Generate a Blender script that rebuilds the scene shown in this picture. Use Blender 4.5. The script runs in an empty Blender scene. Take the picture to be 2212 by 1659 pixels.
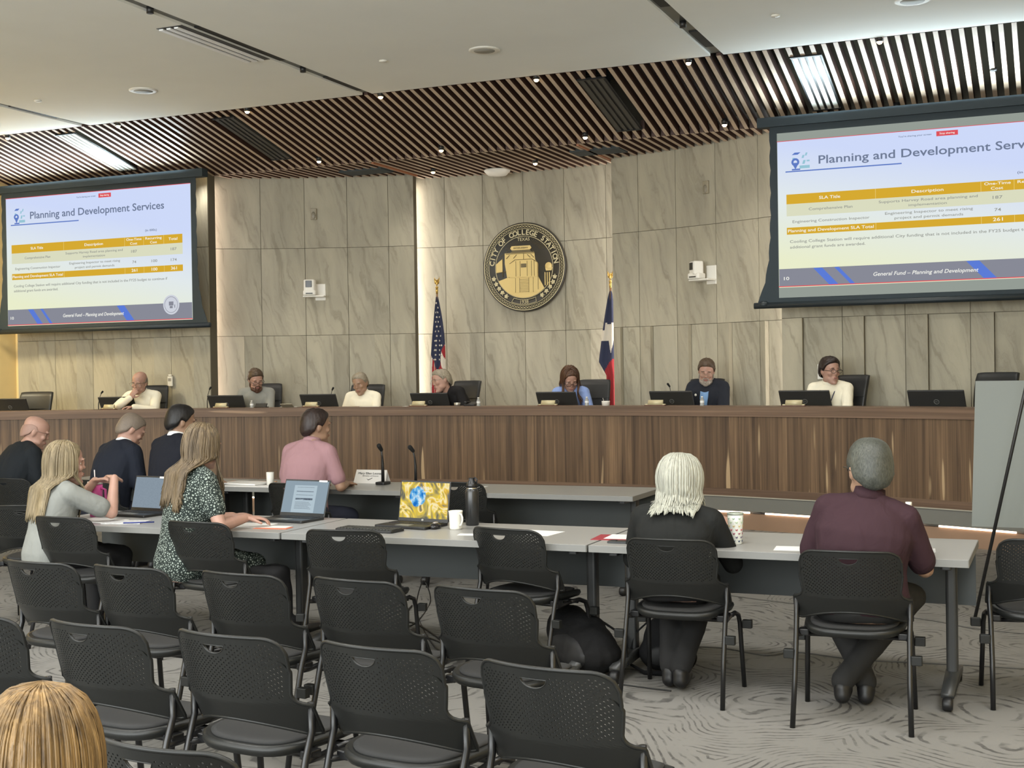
import bpy, bmesh, math, random
import numpy as np
from mathutils import Vector, Matrix, noise as mnoise
PI = math.pi
random.seed(7)
SC = bpy.context.scene
COL = SC.collection
R_ = math.radians

# ------------------------------------------------------------------ mesh collector
def rotm(x=0, y=0, z=0):
    return Matrix.Rotation(z, 4, 'Z') @ Matrix.Rotation(y, 4, 'Y') @ Matrix.Rotation(x, 4, 'X')

def T(x, y, z): return Matrix.Translation((x, y, z))

class MB:
    def __init__(s):
        s.v = []; s.f = []; s.mi = []; s.uv = {}; s.cur = 0; s.sm = []; s.smooth = True
    def add(s, vs, fs, M=None, uvs=None):
        b = len(s.v)
        if M is not None: vs = [M @ Vector(p) for p in vs]
        s.v.extend([tuple(p) for p in vs])
        for k, f in enumerate(fs):
            if uvs is not None: s.uv[len(s.f)] = uvs[k]
            s.f.append(tuple(b + i for i in f)); s.mi.append(s.cur); s.sm.append(s.smooth)
    def box(s, c, d, M=None, rz=0, smooth=False):
        x, y, z = d[0] / 2, d[1] / 2, d[2] / 2
        vs = [(i * x, j * y, k * z) for k in (-1, 1) for j in (-1, 1) for i in (-1, 1)]
        fs = [(0, 2, 3, 1), (4, 5, 7, 6), (0, 1, 5, 4), (2, 6, 7, 3), (0, 4, 6, 2), (1, 3, 7, 5)]
        L = T(*c) @ rotm(z=rz)
        if M is not None: L = M @ L
        o = s.smooth; s.smooth = smooth; s.add(vs, fs, L); s.smooth = o
        return s
    def rbox(s, c, d, r=.01, n=3, M=None, rz=0, axis='z'):
        """box with rounded vertical edges and slightly rounded top/bottom"""
        x, y, z = d[0] / 2, d[1] / 2, d[2] / 2
        r = min(r, x * .98, y * .98)
        e = min(r, z) * .5
        def ring(ins, zz):
            o = []
            for (sx, sy, a0) in ((1, 1, 0), (-1, 1, PI / 2), (-1, -1, PI), (1, -1, 1.5 * PI)):
                for k in range(n + 1):
                    a = a0 + PI / 2 * k / n
                    o.append((sx * (x - r) + (r - ins) * math.cos(a), sy * (y - r) + (r - ins) * math.sin(a), zz))
            return o
        rings = [ring(e, -z), ring(e * .3, -z + e * .3), ring(0, -z + e), ring(0, z - e), ring(e * .3, z - e * .3), ring(e, z)]
        m = len(rings[0]); vs = [p for q in rings for p in q]
        fs = [tuple(range(m))[::-1], tuple(5 * m + i for i in range(m))]
        for q in range(5):
            for i in range(m): fs.append((q * m + i, q * m + (i + 1) % m, (q + 1) * m + (i + 1) % m, (q + 1) * m + i))
        L = T(*c) @ rotm(z=rz)
        if axis == 'y': L = L @ Matrix.Rotation(PI / 2, 4, 'X')
        if axis == 'x': L = L @ Matrix.Rotation(PI / 2, 4, 'Y')
        if M is not None: L = M @ L
        o = s.smooth; s.smooth = False; s.add(vs, fs, L); s.smooth = o
        return s
    def loft(s, rings, cap=True, closed=False, M=None):
        """rings: list of lists of equal length"""
        m = len(rings[0]); n = len(rings)
        vs = [p for q in rings for p in q]; fs = []
        for q in range(n if closed else n - 1):
            q2 = (q + 1) % n
            for i in range(m): fs.append((q * m + i, q * m + (i + 1) % m, q2 * m + (i + 1) % m, q2 * m + i))
        if cap and not closed:
            fs.append(tuple(range(m))[::-1]); fs.append(tuple((n - 1) * m + i for i in range(m)))
        s.add(vs, fs, M)
        return s
    def tube(s, pts, r, n=8, cap=True, M=None, flat=1.0, up=None):
        pts = [Vector(p) for p in pts]; rings = []
        rr = r if isinstance(r, (list, tuple)) else [r] * len(pts)
        prev = None
        for i, p in enumerate(pts):
            t = (pts[min(i + 1, len(pts) - 1)] - pts[max(i - 1, 0)])
            if t.length < 1e-9: t = Vector((0, 0, 1))
            t.normalize()
            if prev is None:
                a = Vector(up) if up else (Vector((0, 0, 1)) if abs(t.z) < .9 else Vector((1, 0, 0)))
            else: a = prev
            a = a - t * a.dot(t)
            if a.length < 1e-6: a = t.orthogonal()
            a.normalize(); b = t.cross(a); prev = a
            rings.append([p + a * (math.cos(2 * PI * k / n) * rr[i] * flat) + b * (math.sin(2 * PI * k / n) * rr[i]) for k in range(n)])
        return s.loft(rings, cap, M=M)
    def lathe(s, prof, c=(0, 0, 0), n=20, M=None, cap=True):
        rings = [[(c[0] + r * math.cos(2 * PI * k / n), c[1] + r * math.sin(2 * PI * k / n), c[2] + z) for k in range(n)] for r, z in prof]
        return s.loft(rings, cap, M=M)
    def ell(s, c, r, M=None, nu=14, nv=10):
        if not isinstance(r, (tuple, list)): r = (r, r, r)
        vs = [(c[0], c[1], c[2] - r[2])]
        for j in range(1, nv):
            a = -PI / 2 + PI * j / nv
            for k in range(nu):
                b = 2 * PI * k / nu
                vs.append((c[0] + r[0] * math.cos(a) * math.cos(b), c[1] + r[1] * math.cos(a) * math.sin(b), c[2] + r[2] * math.sin(a)))
        vs.append((c[0], c[1], c[2] + r[2])); L = len(vs) - 1; fs = []
        for k in range(nu): fs.append((0, 1 + (k + 1) % nu, 1 + k)); fs.append((L, L - nu + k, L - nu + (k + 1) % nu))
        for j in range(nv - 2):
            for k in range(nu):
                a = 1 + j * nu + k; b = 1 + j * nu + (k + 1) % nu
                fs.append((a, b, b + nu, a + nu))
        s.add(vs, fs, M)
        return s
    def cap(s, p0, p1, r0, r1, n=12):
        """tapered capsule"""
        p0 = Vector(p0); p1 = Vector(p1); d = p1 - p0; L = d.length
        q = d.to_track_quat('Z', 'Y').to_matrix().to_4x4() if L > 1e-6 else Matrix.Identity(4)
        prof = [(r0 * math.cos(a), r0 * math.sin(a)) for a in [-PI / 2 + .12, -PI / 3, -PI / 6, 0]]
        prof += [(r1 * math.cos(a), L + r1 * math.sin(a)) for a in [0, PI / 6, PI / 3, PI / 2 - .12]]
        return s.lathe(prof, n=n, M=T(*p0) @ q)
    def prism(s, pts, z0, z1, M=None):
        """pts counter-clockwise outline in XY"""
        m = len(pts); vs = [(x, y, z0) for x, y in pts] + [(x, y, z1) for x, y in pts]
        fs = [tuple(range(m))[::-1], tuple(range(m, 2 * m))] + [(i, (i + 1) % m, m + (i + 1) % m, m + i) for i in range(m)]
        o = s.smooth; s.smooth = False; s.add(vs, fs, M); s.smooth = o
        return s
    def torus(s, c, R, r, M=None, n=24, m=8, a0=0, a1=2 * PI):
        full = abs(a1 - a0 - 2 * PI) < 1e-6
        k = n if full else n + 1
        rings = []
        for i in range(k):
            a = a0 + (a1 - a0) * i / n
            rings.append([(c[0] + (R + r * math.cos(2 * PI * j / m)) * math.cos(a), c[1] + (R + r * math.cos(2 * PI * j / m)) * math.sin(a), c[2] + r * math.sin(2 * PI * j / m)) for j in range(m)])
        return s.loft(rings, not full, full, M=M)
    def text(s, txt, w, h, M, depth=.0006, fit=True, spacing=1.0, shear=0, bold=0):
        """lettering centred at M's origin in its XY plane, cap height about h, at most w wide"""
        cu = bpy.data.curves.new('t', 'FONT'); cu.body = txt; cu.size = h / .7; cu.align_x = 'CENTER'; cu.align_y = 'CENTER'
        cu.extrude = depth; cu.offset = bold * cu.size; cu.resolution_u = 3; cu.space_character = spacing; cu.shear = shear
        ob = bpy.data.objects.new('t', cu); COL.objects.link(ob)
        bpy.context.view_layer.update()
        me = bpy.data.meshes.new_from_object(ob.evaluated_get(bpy.context.evaluated_depsgraph_get()))
        if len(me.vertices):
            xs = [q.co.x for q in me.vertices]; W = max(xs) - min(xs); k = w / W if fit or W > w else 1
            cx = (max(xs) + min(xs)) / 2
            o = s.smooth; s.smooth = False
            s.add([((q.co.x - cx) * k, q.co.y, q.co.z) for q in me.vertices], [tuple(p.vertices) for p in me.polygons], M); s.smooth = o
        bpy.data.objects.remove(ob); bpy.data.curves.remove(cu); bpy.data.meshes.remove(me)
        return s
    def mesh(s, name, mats):
        me = bpy.data.meshes.new(name)
        me.from_pydata(s.v, [], s.f)
        if not isinstance(mats, (list, tuple)): mats = [mats]
        for m in mats: me.materials.append(m)
        me.polygons.foreach_set('material_index', s.mi)
        me.polygons.foreach_set('use_smooth', s.sm)
        if s.uv:
            u = me.uv_layers.new(name='UVMap')
            for i, p in enumerate(me.polygons):
                if i in s.uv:
                    for k, li in enumerate(p.loop_indices): u.data[li].uv = s.uv[i][k]
        me.update()
        return me
    def build(s, name, mats, parent=None, loc=None, bevel=0):
        o = bpy.data.objects.new(name, s.mesh(name, mats)); COL.objects.link(o)
        if parent: o.parent = parent
        if loc: o.location = loc
        if bevel:
            b = o.modifiers.new('b', 'BEVEL'); b.width = bevel; b.segments = 2; b.limit_method = 'ANGLE'
        return o

def remeshed(mb, vox, smooth=4, wob=0, wscale=9, seed=0):
    """one continuous closed surface around everything in mb"""
    me = mb.mesh('tmp', []); o = bpy.data.objects.new('tmp', me); COL.objects.link(o)
    m = o.modifiers.new('r', 'REMESH'); m.mode = 'VOXEL'; m.voxel_size = vox; m.use_smooth_shade = True
    if smooth:
        sm = o.modifiers.new('s', 'SMOOTH'); sm.factor = .5; sm.iterations = smooth
    bpy.context.view_layer.update()
    n = bpy.data.meshes.new_from_object(o.evaluated_get(bpy.context.evaluated_depsgraph_get()))
    bpy.data.objects.remove(o); bpy.data.meshes.remove(me)
    if wob:
        n.update()
        co = [v.co.copy() for v in n.vertices]; no = [v.normal.copy() for v in n.vertices]
        for v, c, d in zip(n.vertices, co, no):
            k = mnoise.noise(Vector((c.x * wscale + seed, c.y * wscale, c.z * wscale * .6))) + .5 * mnoise.noise(Vector((c.x * wscale * 2.3 + seed, c.y * wscale * 2.3, c.z * wscale * 1.1)))
            v.co = c + d * (k * wob)
    for p in n.polygons: p.use_smooth = True
    return n

def link(name, me, mats, parent=None):
    me.name = name
    me.materials.clear()
    for m in (mats if isinstance(mats, (list, tuple)) else [mats]): me.materials.append(m)
    o = bpy.data.objects.new(name, me); COL.objects.link(o)
    if parent: o.parent = parent
    return o

def baked(o):
    """apply an object's modifiers into its mesh"""
    bpy.context.view_layer.update()
    me = bpy.data.meshes.new_from_object(o.evaluated_get(bpy.context.evaluated_depsgraph_get()))
    o.modifiers.clear(); o.data = me
    return o

def thing(name, label, cat, loc=(0, 0, 0), rz=0, group=None):
    o = bpy.data.objects.new(name, None); COL.objects.link(o)
    o.empty_display_size = .1
    o.location = loc; o.rotation_euler = (0, 0, rz); o['label'] = label; o['category'] = cat
    if group: o['group'] = group
    return o
def tag(o, label, cat, group=None):
    o['label'] = label; o['category'] = cat
    if group: o['group'] = group
    return o
def struct(o): o['kind'] = 'structure'; return o
def dup(root, loc, rz, label, group=None, sc=None):
    r = root.copy(); COL.objects.link(r); r.location = loc; r.rotation_euler = (0, 0, rz); r['label'] = label
    if group: r['group'] = group
    if sc: r.scale = sc
    for ch in list(root.children):
        c = ch.copy(); COL.objects.link(c); c.parent = r
        for g in list(ch.children):
            d = g.copy(); COL.objects.link(d); d.parent = c
    return r

# ------------------------------------------------------------------ materials
def lin(c):
    return tuple(((x / 255) / 12.92 if x / 255 <= .04045 else ((x / 255 + .055) / 1.055) ** 2.4) for x in c)
class NT:
    def __init__(s, name):
        s.m = bpy.data.materials.new(name); s.m.use_nodes = True; s.t = s.m.node_tree
        s.b = s.t.nodes['Principled BSDF']; s.out = s.t.nodes['Material Output']
    def n(s, typ, ins=None, **kw):
        q = s.t.nodes.new(typ)
        for k, v in kw.items(): setattr(q, k, v)
        for k, v in (ins or {}).items(): s.set(q.inputs[k], v)
        return q
    def set(s, sock, v):
        if isinstance(v, bpy.types.NodeSocket): s.t.links.new(v, sock)
        elif isinstance(v, bpy.types.Node): s.t.links.new(v.outputs[0], sock)
        else: sock.default_value = v
    def math(s, op, a, b=0.0, c=0.0):
        q = s.n('ShaderNodeMath', operation=op); s.set(q.inputs[0], a); s.set(q.inputs[1], b)
        if op in ('MULTIPLY_ADD', 'SMOOTH_MIN', 'COMPARE'): s.set(q.inputs[2], c)
        return q.outputs[0]
    def mix(s, f, a, b, blend='MIX'):
        q = s.n('ShaderNodeMix', data_type='RGBA', blend_type=blend)
        s.set(q.inputs[0], f)
        for k, v in ((6, a), (7, b)):
            if isinstance(v, tuple) and len(v) == 3: v = v + (1,)
            s.set(q.inputs[k], v)
        return q.outputs[2]
    def coord(s, kind='Object', scale=(1, 1, 1), rot=(0, 0, 0), loc=(0, 0, 0)):
        tc = s.n('ShaderNodeTexCoord')
        mp = s.n('ShaderNodeMapping', {'Vector': tc.outputs[kind], 'Scale': scale, 'Rotation': rot, 'Location': loc})
        return mp.outputs[0]
    def noise(s, vec, scale, detail=3, rough=.5, dist=0):
        q = s.n('ShaderNodeTexNoise', {'Vector': vec, 'Scale': scale, 'Detail': detail, 'Roughness': rough, 'Distortion': dist})
        return q.outputs['Fac']
    def ramp(s, f, stops):
        q = s.n('ShaderNodeValToRGB', {'Fac': f}); e = q.color_ramp.elements
        while len(e) < len(stops): e.new(.5)
        for k, (p, c) in enumerate(stops):
            e[k].position = p; e[k].color = (c if isinstance(c, tuple) else (c, c, c)) + (1,)
        return q.outputs[0]
    def bump(s, h, strength=.3, dist=.01):
        q = s.n('ShaderNodeBump', {'Height': h, 'Strength': strength, 'Distance': dist}); s.set(s.b.inputs['Normal'], q.outputs[0])
    def base(s, c):
        s.set(s.b.inputs['Base Color'], c + (1,) if isinstance(c, tuple) and len(c) == 3 else c)

def mat(name, rgb, rough=.5, metal=0, spec=.5, var=0, vscale=8, stretch=(1, 1, 1), bump=0, bscale=60, bdist=.004, trans=0, coat=0, sheen=0):
    n = NT(name); c = lin(rgb)
    n.b.inputs['Roughness'].default_value = rough; n.b.inputs['Metallic'].default_value = metal
    n.b.inputs['Specular IOR Level'].default_value = spec
    n.b.inputs['Transmission Weight'].default_value = trans
    n.b.inputs['Coat Weight'].default_value = coat
    n.b.inputs['Sheen Weight'].default_value = sheen
    if var:
        f = n.noise(n.coord(scale=stretch), vscale, 4)
        f = n.ramp(f, [(.3, 0.0), (.7, 1.0)])
        n.base(n.mix(f, tuple(x * (1 - var) for x in c), tuple(min(1, x * (1 + var)) for x in c)))
    else: n.base(c)
    if bump: n.bump(n.noise(n.coord(scale=stretch), bscale, 4), bump, bdist)
    return n.m
def emis(name, rgb, strength=1):
    n = NT(name); c = lin(rgb)
    e = n.n('ShaderNodeEmission', {'Color': c + (1,), 'Strength': strength})
    n.t.links.new(e.outputs[0], n.out.inputs[0]); return n.m

# ------------------------------------------------------------------ camera (room axes: x along the tables, y towards the council, z up)
F_, CX, CY, CH = 2800., 1106., 829.5, 1.657
AZ, ROLL, PITCH = R_(22.94), R_(.9), math.atan(25.5 / 2800)
fw = Vector((-math.sin(AZ) * math.cos(PITCH), math.cos(AZ) * math.cos(PITCH), -math.sin(PITCH)))
rt = Vector((math.cos(AZ), math.sin(AZ), 0)); up = rt.cross(fw)
rt2 = rt * math.cos(ROLL) - up * math.sin(ROLL); up2 = up * math.cos(ROLL) + rt * math.sin(ROLL)
cam = bpy.data.cameras.new('camera'); cam.sensor_width = 36; cam.lens = F_ / 2212 * 36; cam.clip_end = 100
co = bpy.data.objects.new('camera', cam); COL.objects.link(co)
Mx = Matrix((rt2, up2, -fw)).transposed().to_4x4(); Mx.translation = (0, 0, CH); co.matrix_world = Mx
SC.camera = co
def at(x, y, z):
    """the point of the horizontal plane at height z that a pixel looks at"""
    r = fw + rt2 * ((x - CX) / F_) - up2 * ((y - CY) / F_); t = (z - CH) / r.z
    return Vector((0, 0, CH)) + r * t
def aty(x, y, Y):
    r = fw + rt2 * ((x - CX) / F_) - up2 * ((y - CY) / F_)
    return Vector((0, 0, CH)) + r * (Y / r.y)
SC.view_settings.view_transform = 'Standard'; SC.view_settings.look = 'None'; SC.view_settings.gamma = 1
SC.view_settings.use_curve_mapping = False
# ------------------------------------------------------------------ room materials
def m_stone():
    n = NT('limestone'); uv = n.coord('UV')
    w = n.noise(n.coord('UV', scale=(1.6, .5, 1)), 2.2, 5, .55)
    sep = n.n('ShaderNodeSeparateXYZ', {0: uv})
    # slanting veins
    x = n.math('MULTIPLY_ADD', sep.outputs[1], .28, sep.outputs[0])
    x2 = n.math('MULTIPLY_ADD', w, .42, x)
    cb = n.n('ShaderNodeCombineXYZ', {0: n.math('MULTIPLY', x2, 9.0), 1: n.math('MULTIPLY', sep.outputs[1], .5)})
    v = n.noise(cb.outputs[0], 1.3, 6, .62)
    vein = n.ramp(v, [(.36, 1.0), (.43, .25), (.5, 0.0)])
    soft = n.noise(n.coord('UV', scale=(2.2, .6, 1), rot=(0, 0, .2)), 1.5, 3)
    tint = n.n('ShaderNodeVertexColor', layer_name='tint').outputs[0]
    c = n.mix(n.ramp(soft, [(.3, 0.0), (.7, 1.0)]), lin((176, 170, 152)), lin((154, 149, 134)))
    c = n.mix(n.math('MULTIPLY', n.ramp(v, [(.4, 0.0), (.7, 1.0)]), .35), c, lin((192, 185, 165)))
    c = n.mix(n.math('MULTIPLY', vein, .34), c, lin((112, 105, 88)))
    c = n.mix(1.0, c, tint, 'MULTIPLY')
    n.base(c); n.b.inputs['Roughness'].default_value = .62
    n.b.inputs['Specular IOR Level'].default_value = .25
    return n.m
STONE = m_stone()
def m_walnut(name, dark, light, streak, horizontal=False, plank=.13):
    n = NT(name); sc = (1, 1, 1)
    tc = n.n('ShaderNodeTexCoord'); sep = n.n('ShaderNodeSeparateXYZ', {0: tc.outputs['UV']})
    U, V = (sep.outputs[1], sep.outputs[0]) if horizontal else (sep.outputs[0], sep.outputs[1])
    Vs = n.math('MULTIPLY', V, .35 if horizontal else .45)
    # irregular planks: two overlaid floor() series
    p1 = n.math('FLOOR', n.math('DIVIDE', U, plank)); p2 = n.math('FLOOR', n.math('DIVIDE', U, plank * 1.73))
    wn = n.n('ShaderNodeTexWhiteNoise', noise_dimensions='2D'); cb = n.n('ShaderNodeCombineXYZ', {0: p1, 1: p2}); n.set(wn.inputs['Vector'], cb.outputs[0])
    tone = wn.outputs['Value']
    off = n.math('MULTIPLY', tone, 13.0)
    cb2 = n.n('ShaderNodeCombineXYZ', {0: n.math('MULTIPLY', U, 14.0), 1: n.math('ADD', Vs, off)})
    g = n.noise(cb2.outputs[0], 1.0, 6, .6, .6)
    cb3 = n.n('ShaderNodeCombineXYZ', {0: n.math('MULTIPLY', U, 60.0), 1: n.math('ADD', Vs, off)})
    g2 = n.noise(cb3.outputs[0], 1.0, 3, .6)
    c = n.mix(n.ramp(g, [(.3, 0.0), (.72, 1.0)]), lin(dark), lin(light))
    c = n.mix(n.math('MULTIPLY', n.math('SUBTRACT', tone, .15), .55), c, lin(dark))
    c = n.mix(n.math('MULTIPLY', n.ramp(g2, [(.35, 1.0), (.6, 0.0)]), .3), c, lin(tuple(x * .55 for x in dark)))
    cb4 = n.n('ShaderNodeCombineXYZ', {0: n.math('MULTIPLY', U, 7.0), 1: n.math('MULTIPLY', Vs, 1.1)})
    st = n.noise(cb4.outputs[0], 1.6, 1, .4)
    c = n.mix(n.math('MULTIPLY', n.ramp(st, [(.70, 0.0), (.735, 1.0)]), .8), c, lin(streak))
    n.base(c); n.b.inputs['Roughness'].default_value = .42; n.b.inputs['Specular IOR Level'].default_value = .35
    n.bump(g2, .15, .002)
    return n.m
WALNUT = m_walnut('walnut_panels', (70, 54, 42), (146, 118, 90), (190, 164, 128))
WALNUT_H = m_walnut('walnut_cap', (96, 76, 62), (142, 116, 96), (160, 134, 110), True, .6)
def m_slat():
    n = NT('slat_wood'); g = n.noise(n.coord(scale=(30, 1.2, 30)), 1.5, 4)
    n.base(n.mix(g, lin((166, 146, 126)), lin((200, 180, 160)))); n.b.inputs['Roughness'].default_value = .5
    return n.m
SLAT = m_slat(); SLATS = mat('slat_side_shade', (70, 46, 36), .6)  # dark tone of the side faces paints in the shade between slats
def m_carpet():
    n = NT('swirl_carpet'); tc = n.n('ShaderNodeTexCoord'); P = tc.outputs['Object']
    w = n.n('ShaderNodeTexNoise', {'Vector': P, 'Scale': .9, 'Detail': 2.0})
    wv = n.n('ShaderNodeVectorMath', operation='MULTIPLY_ADD'); n.set(wv.inputs[0], w.outputs['Color']); wv.inputs[1].default_value = (.9, .9, 0); n.set(wv.inputs[2], P)
    vo = n.n('ShaderNodeTexVoronoi', {'Vector': wv.outputs[0], 'Scale': 1.15, 'Randomness': 1.0})
    d = vo.outputs['Distance']
    fine = n.noise(P, 9, 3, .6)
    ring = n.math('SINE', n.math('MULTIPLY_ADD', fine, 4.5, n.math('MULTIPLY', d, 125.0)))
    brk = n.noise(P, 5.5, 3, .6)
    r = n.math('MULTIPLY', n.ramp(ring, [(.45, 0.0), (.8, 1.0)]), n.ramp(brk, [(.42, 0.0), (.6, 1.0)]))
    # carpet planks give broad light and dark zones
    br = n.n('ShaderNodeTexBrick', {'Vector': n.coord(rot=(0, 0, .0)), 'Color1': (.0, .0, .0, 1), 'Color2': (1, 1, 1, 1), 'Mortar': (.5, .5, .5, 1), 'Scale': 1.0, 'Mortar Size': .0, 'Brick Width': 1.0, 'Row Height': .5})
    big = n.noise(P, .35, 2)
    c = n.mix(n.ramp(big, [(.35, 0.0), (.65, 1.0)]), lin((134, 132, 128)), lin((118, 117, 113)))
    c = n.mix(n.math('MULTIPLY', br.outputs[0], .10), c, lin((96, 94, 90)))
    c = n.mix(n.math('MULTIPLY', r, .78), c, lin((66, 65, 64)))
    pile = n.noise(P, 260, 2)
    c = n.mix(n.math('MULTIPLY', pile, .18), c, lin((90, 86, 80)))
    n.base(c); n.b.inputs['Roughness'].default_value = .95; n.b.inputs['Specular IOR Level'].default_value = .1
    n.bump(n.noise(P, 400, 2), .4, .003)
    return n.m
CARPET = m_carpet()
CEIL = mat('ceiling_paint', (238, 240, 237), .9, var=.015, vscale=1.5)
DARK = mat('dark_plenum', (66, 72, 74), .9)
BLACK = mat('black_metal', (26, 26, 27), .45)
YWALL = mat('warm_wall_paint', (226, 202, 148), .85, var=.02)
GREYB = mat('grey_base', (118, 118, 112), .6)
WHITEPL = mat('white_plastic', (226, 224, 216), .4)
GREYPL = mat('grey_plastic', (150, 148, 140), .5)
LED = emis('led_strip_glow', (255, 226, 196), 3.5)
LAMP = emis('lamp_glow', (255, 218, 160), 11)

# ------------------------------------------------------------------ floor and white ceiling
mb = MB(); mb.box((-6, 7, -.05), (24, 24, .1)); struct(mb.build('floor', CARPET))
mb = MB()
def slab(x0, x1, y0, y1): mb.box(((x0 + x1) / 2, (y0 + y1) / 2, 4.78), (x1 - x0, y1 - y0, .16))
SL = [(-10.82, -10.7), (-6.96, -6.84), (-3.1, -2.97)]
xs = [-16, -10.82, -10.7, -6.96, -6.84, -3.1, -2.97, 4]
for a, b in ((0, 1), (2, 3), (4, 5), (6, 7)): slab(xs[a], xs[b], -3, 12.4)
struct(mb.build('ceiling', CEIL))
# slot channels: dark metal trough above each gap
SLOTM = mat('slot_channel_metal', (104, 104, 100), .35, metal=.6, var=.25, vscale=2.5)
for k, (a, b) in enumerate(SL):
    mb = MB(); mb.box(((a + b) / 2, 4.7, 4.735), (b - a + .0, 15.4, .02))
    o = struct(mb.build('trim_%d' % (k + 1), SLOTM))
# dark inserts and small lamps in the slots
def slot_insert(x, y0, y1, lab):
    mb = MB(); mb.box((x, (y0 + y1) / 2, 4.719), (.085, y1 - y0, .012)); o = mb.build('slot_diffuser', mat('slot_black', (14, 14, 14), .6)); tag(o, lab, 'air vent')
slot_insert(-6.9, 11.55, 12.25, 'short black diffuser in the middle ceiling slot beside the slatted ceiling')
slot_insert(-6.9, 9.4, 10.75, 'long black diffuser in the middle ceiling slot beside the striped air grille')
slot_insert(-3.03, 11.5, 12.1, 'black diffuser in the ceiling slot nearest the easel board, by the slats')
slot_insert(-3.03, 10.2, 10.6, 'short black diffuser at the top edge of the photo in a ceiling slot')
slot_insert(-10.76, 11.2, 11.95, 'black diffuser in the ceiling slot above the projection screen with the exit sign')
def slot_lamp(x, y, lab):
    t = thing('slot_lamp', lab, 'ceiling light', (x, y, 4.70))
    m = MB(); m.lathe([(.02, -.03), (.03, -.03), (.03, .03), (.02, .03)], n=14); m.build('lamp_housing', BLACK, t)
    m = MB(); m.lathe([(.001, 0), (.02, 0), (.02, -.028), (.001, -.028)], n=14); m.build('lens', mat('dim_lens', (235, 230, 220), .2), t)
slot_lamp(-6.9, 8.75, 'small round spotlight in the ceiling slot before the striped air grille')
slot_lamp(-6.9, 11.1, 'small round spotlight in the ceiling slot between two black diffusers')
slot_lamp(-3.03, 11.15, 'small round spotlight in the ceiling slot between two dark inserts near the slats')
# linear air grille beside the middle slot
t = thing('linear_air_grille', 'long ceiling air grille with white and black stripes beside slot', 'air vent', (-7.09, 9.92, 4.695))
for k in range(3):
    m = MB(); m.box((-.10 + k * .08, 0, -.006), (.042, 1.32, .012)); m.build('blade', mat('bright_blade', (246, 248, 250), .35), t)
m = MB(); m.box((0, 0, .004), (.27, 1.36, .004)); m.build('backing', BLACK, t)
def ceil_speaker(x, y, lab):
    t = thing('ceiling_speaker', lab, 'ceiling speaker', (x, y, 4.7))
    m = MB(); m.lathe([(.10, 0), (.148, 0), (.148, -.008), (.13, -.014), (.10, -.012)], n=32, cap=False); m.build('rim', WHITEPL, t)
    m = MB(); m.lathe([(.001, -.004), (.103, -.004), (.103, -.012), (.001, -.014)], n=32); m.build('grille', GREYPL, t)
ceil_speaker(-8.9, 11.15, 'round white ceiling speaker above the complete projected slide')
ceil_speaker(-4.97, 11.2, 'round white ceiling speaker between the two long ceiling slots')
ceil_speaker(-1.1, 11.27, 'round white ceiling speaker cut off by the top edge above the cropped screen')
for (x, y, l) in ((-10.23, 11.04, 'tiny white sprinkler disc near the far end of the white ceiling'), (-6.02, 11.14, 'tiny pale sprinkler disc between the middle slot and a round speaker'), (-2.23, 11.23, 'tiny white sprinkler disc right of the slot nearest the easel board')):
    m = MB(); m.lathe([(.001, 0), (.04, 0), (.038, -.012), (.001, -.016)], (x, y, 4.7), 20); tag(m.build('sprinkler_cover', WHITEPL), l, 'sprinkler')

# ------------------------------------------------------------------ slatted wood ceiling
YE, YF, ZE, ZF = 12.4, 14.12, 4.7, 4.28
CXR = -6.47
def slope_z(y): return ZE - (ZE - ZF) / (YF - YE) * (y - YE)
SV = [(-11.2, 12.55, 13.7), (-8.9, 12.58, 13.78), (-4.4, 12.6, 13.86), (-2.22, 12.61, 13.79)]
mb = MB(); mb.smooth = False
def slat(mb, x, y0, y1, flat=False):
    w = .022; h = .10
    z0 = ZF if flat else slope_z(y0); z1 = ZF if flat else slope_z(y1)
    vs = [(x - w, y0, z0), (x + w, y0, z0), (x + w, y0, z0 + h), (x - w, y0, z0 + h), (x - w, y1, z1), (x + w, y1, z1), (x + w, y1, z1 + h), (x - w, y1, z1 + h)]
    mb.add(vs, [(0, 1, 2, 3), (7, 6, 5, 4), (0, 4, 5, 1), (1, 5, 6, 2), (2, 6, 7, 3), (3, 7, 4, 0)])
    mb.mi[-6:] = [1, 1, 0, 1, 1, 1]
x = -15.4; PITCHS = .1115
while x < 3.4:
    seg = [(YE + .01, YF)]
    for (vx, a, b) in SV:
        if abs(x - vx) < .16: seg = [(YE + .01, a - .02), (b + .02, YF)]
    for a, b in seg: slat(mb, x, a, b)
    x += PITCHS
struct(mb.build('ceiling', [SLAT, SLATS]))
R_FL, CYF = 6.92, 8.52      # flank wall arc
R_CW = 7.28                 # centre wall arc
mb = MB(); mb.smooth = False
x = -10.15 + .05
while x < -2.75:
    dx = x - CXR
    rr = R_CW if abs(dx) < 1.42 else R_FL
    ye = CYF + math.sqrt(max(rr * rr - dx * dx, .1)) - .01
    if ye > YF: slat(mb, x, YF - .03, ye, True)
    x += PITCHS
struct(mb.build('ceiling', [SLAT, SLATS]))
# plenum above the slats: dark ribbed deck
mb = MB(); mb.box((-6, 14.2, 5.32), (20, 4.6, .04))
y = 12.1
while y < 16.4: mb.box((-6, y, 5.26), (20, .05, .09)); y += .3
for x in np.arange(-15, 4, .95): mb.box((x, 14.2, 5.2), (.06, 4.6, .06))
mb.box((-6, 12.38, 5.05), (20, .04, .56)); struct(mb.build('ceiling', DARK))

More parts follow.
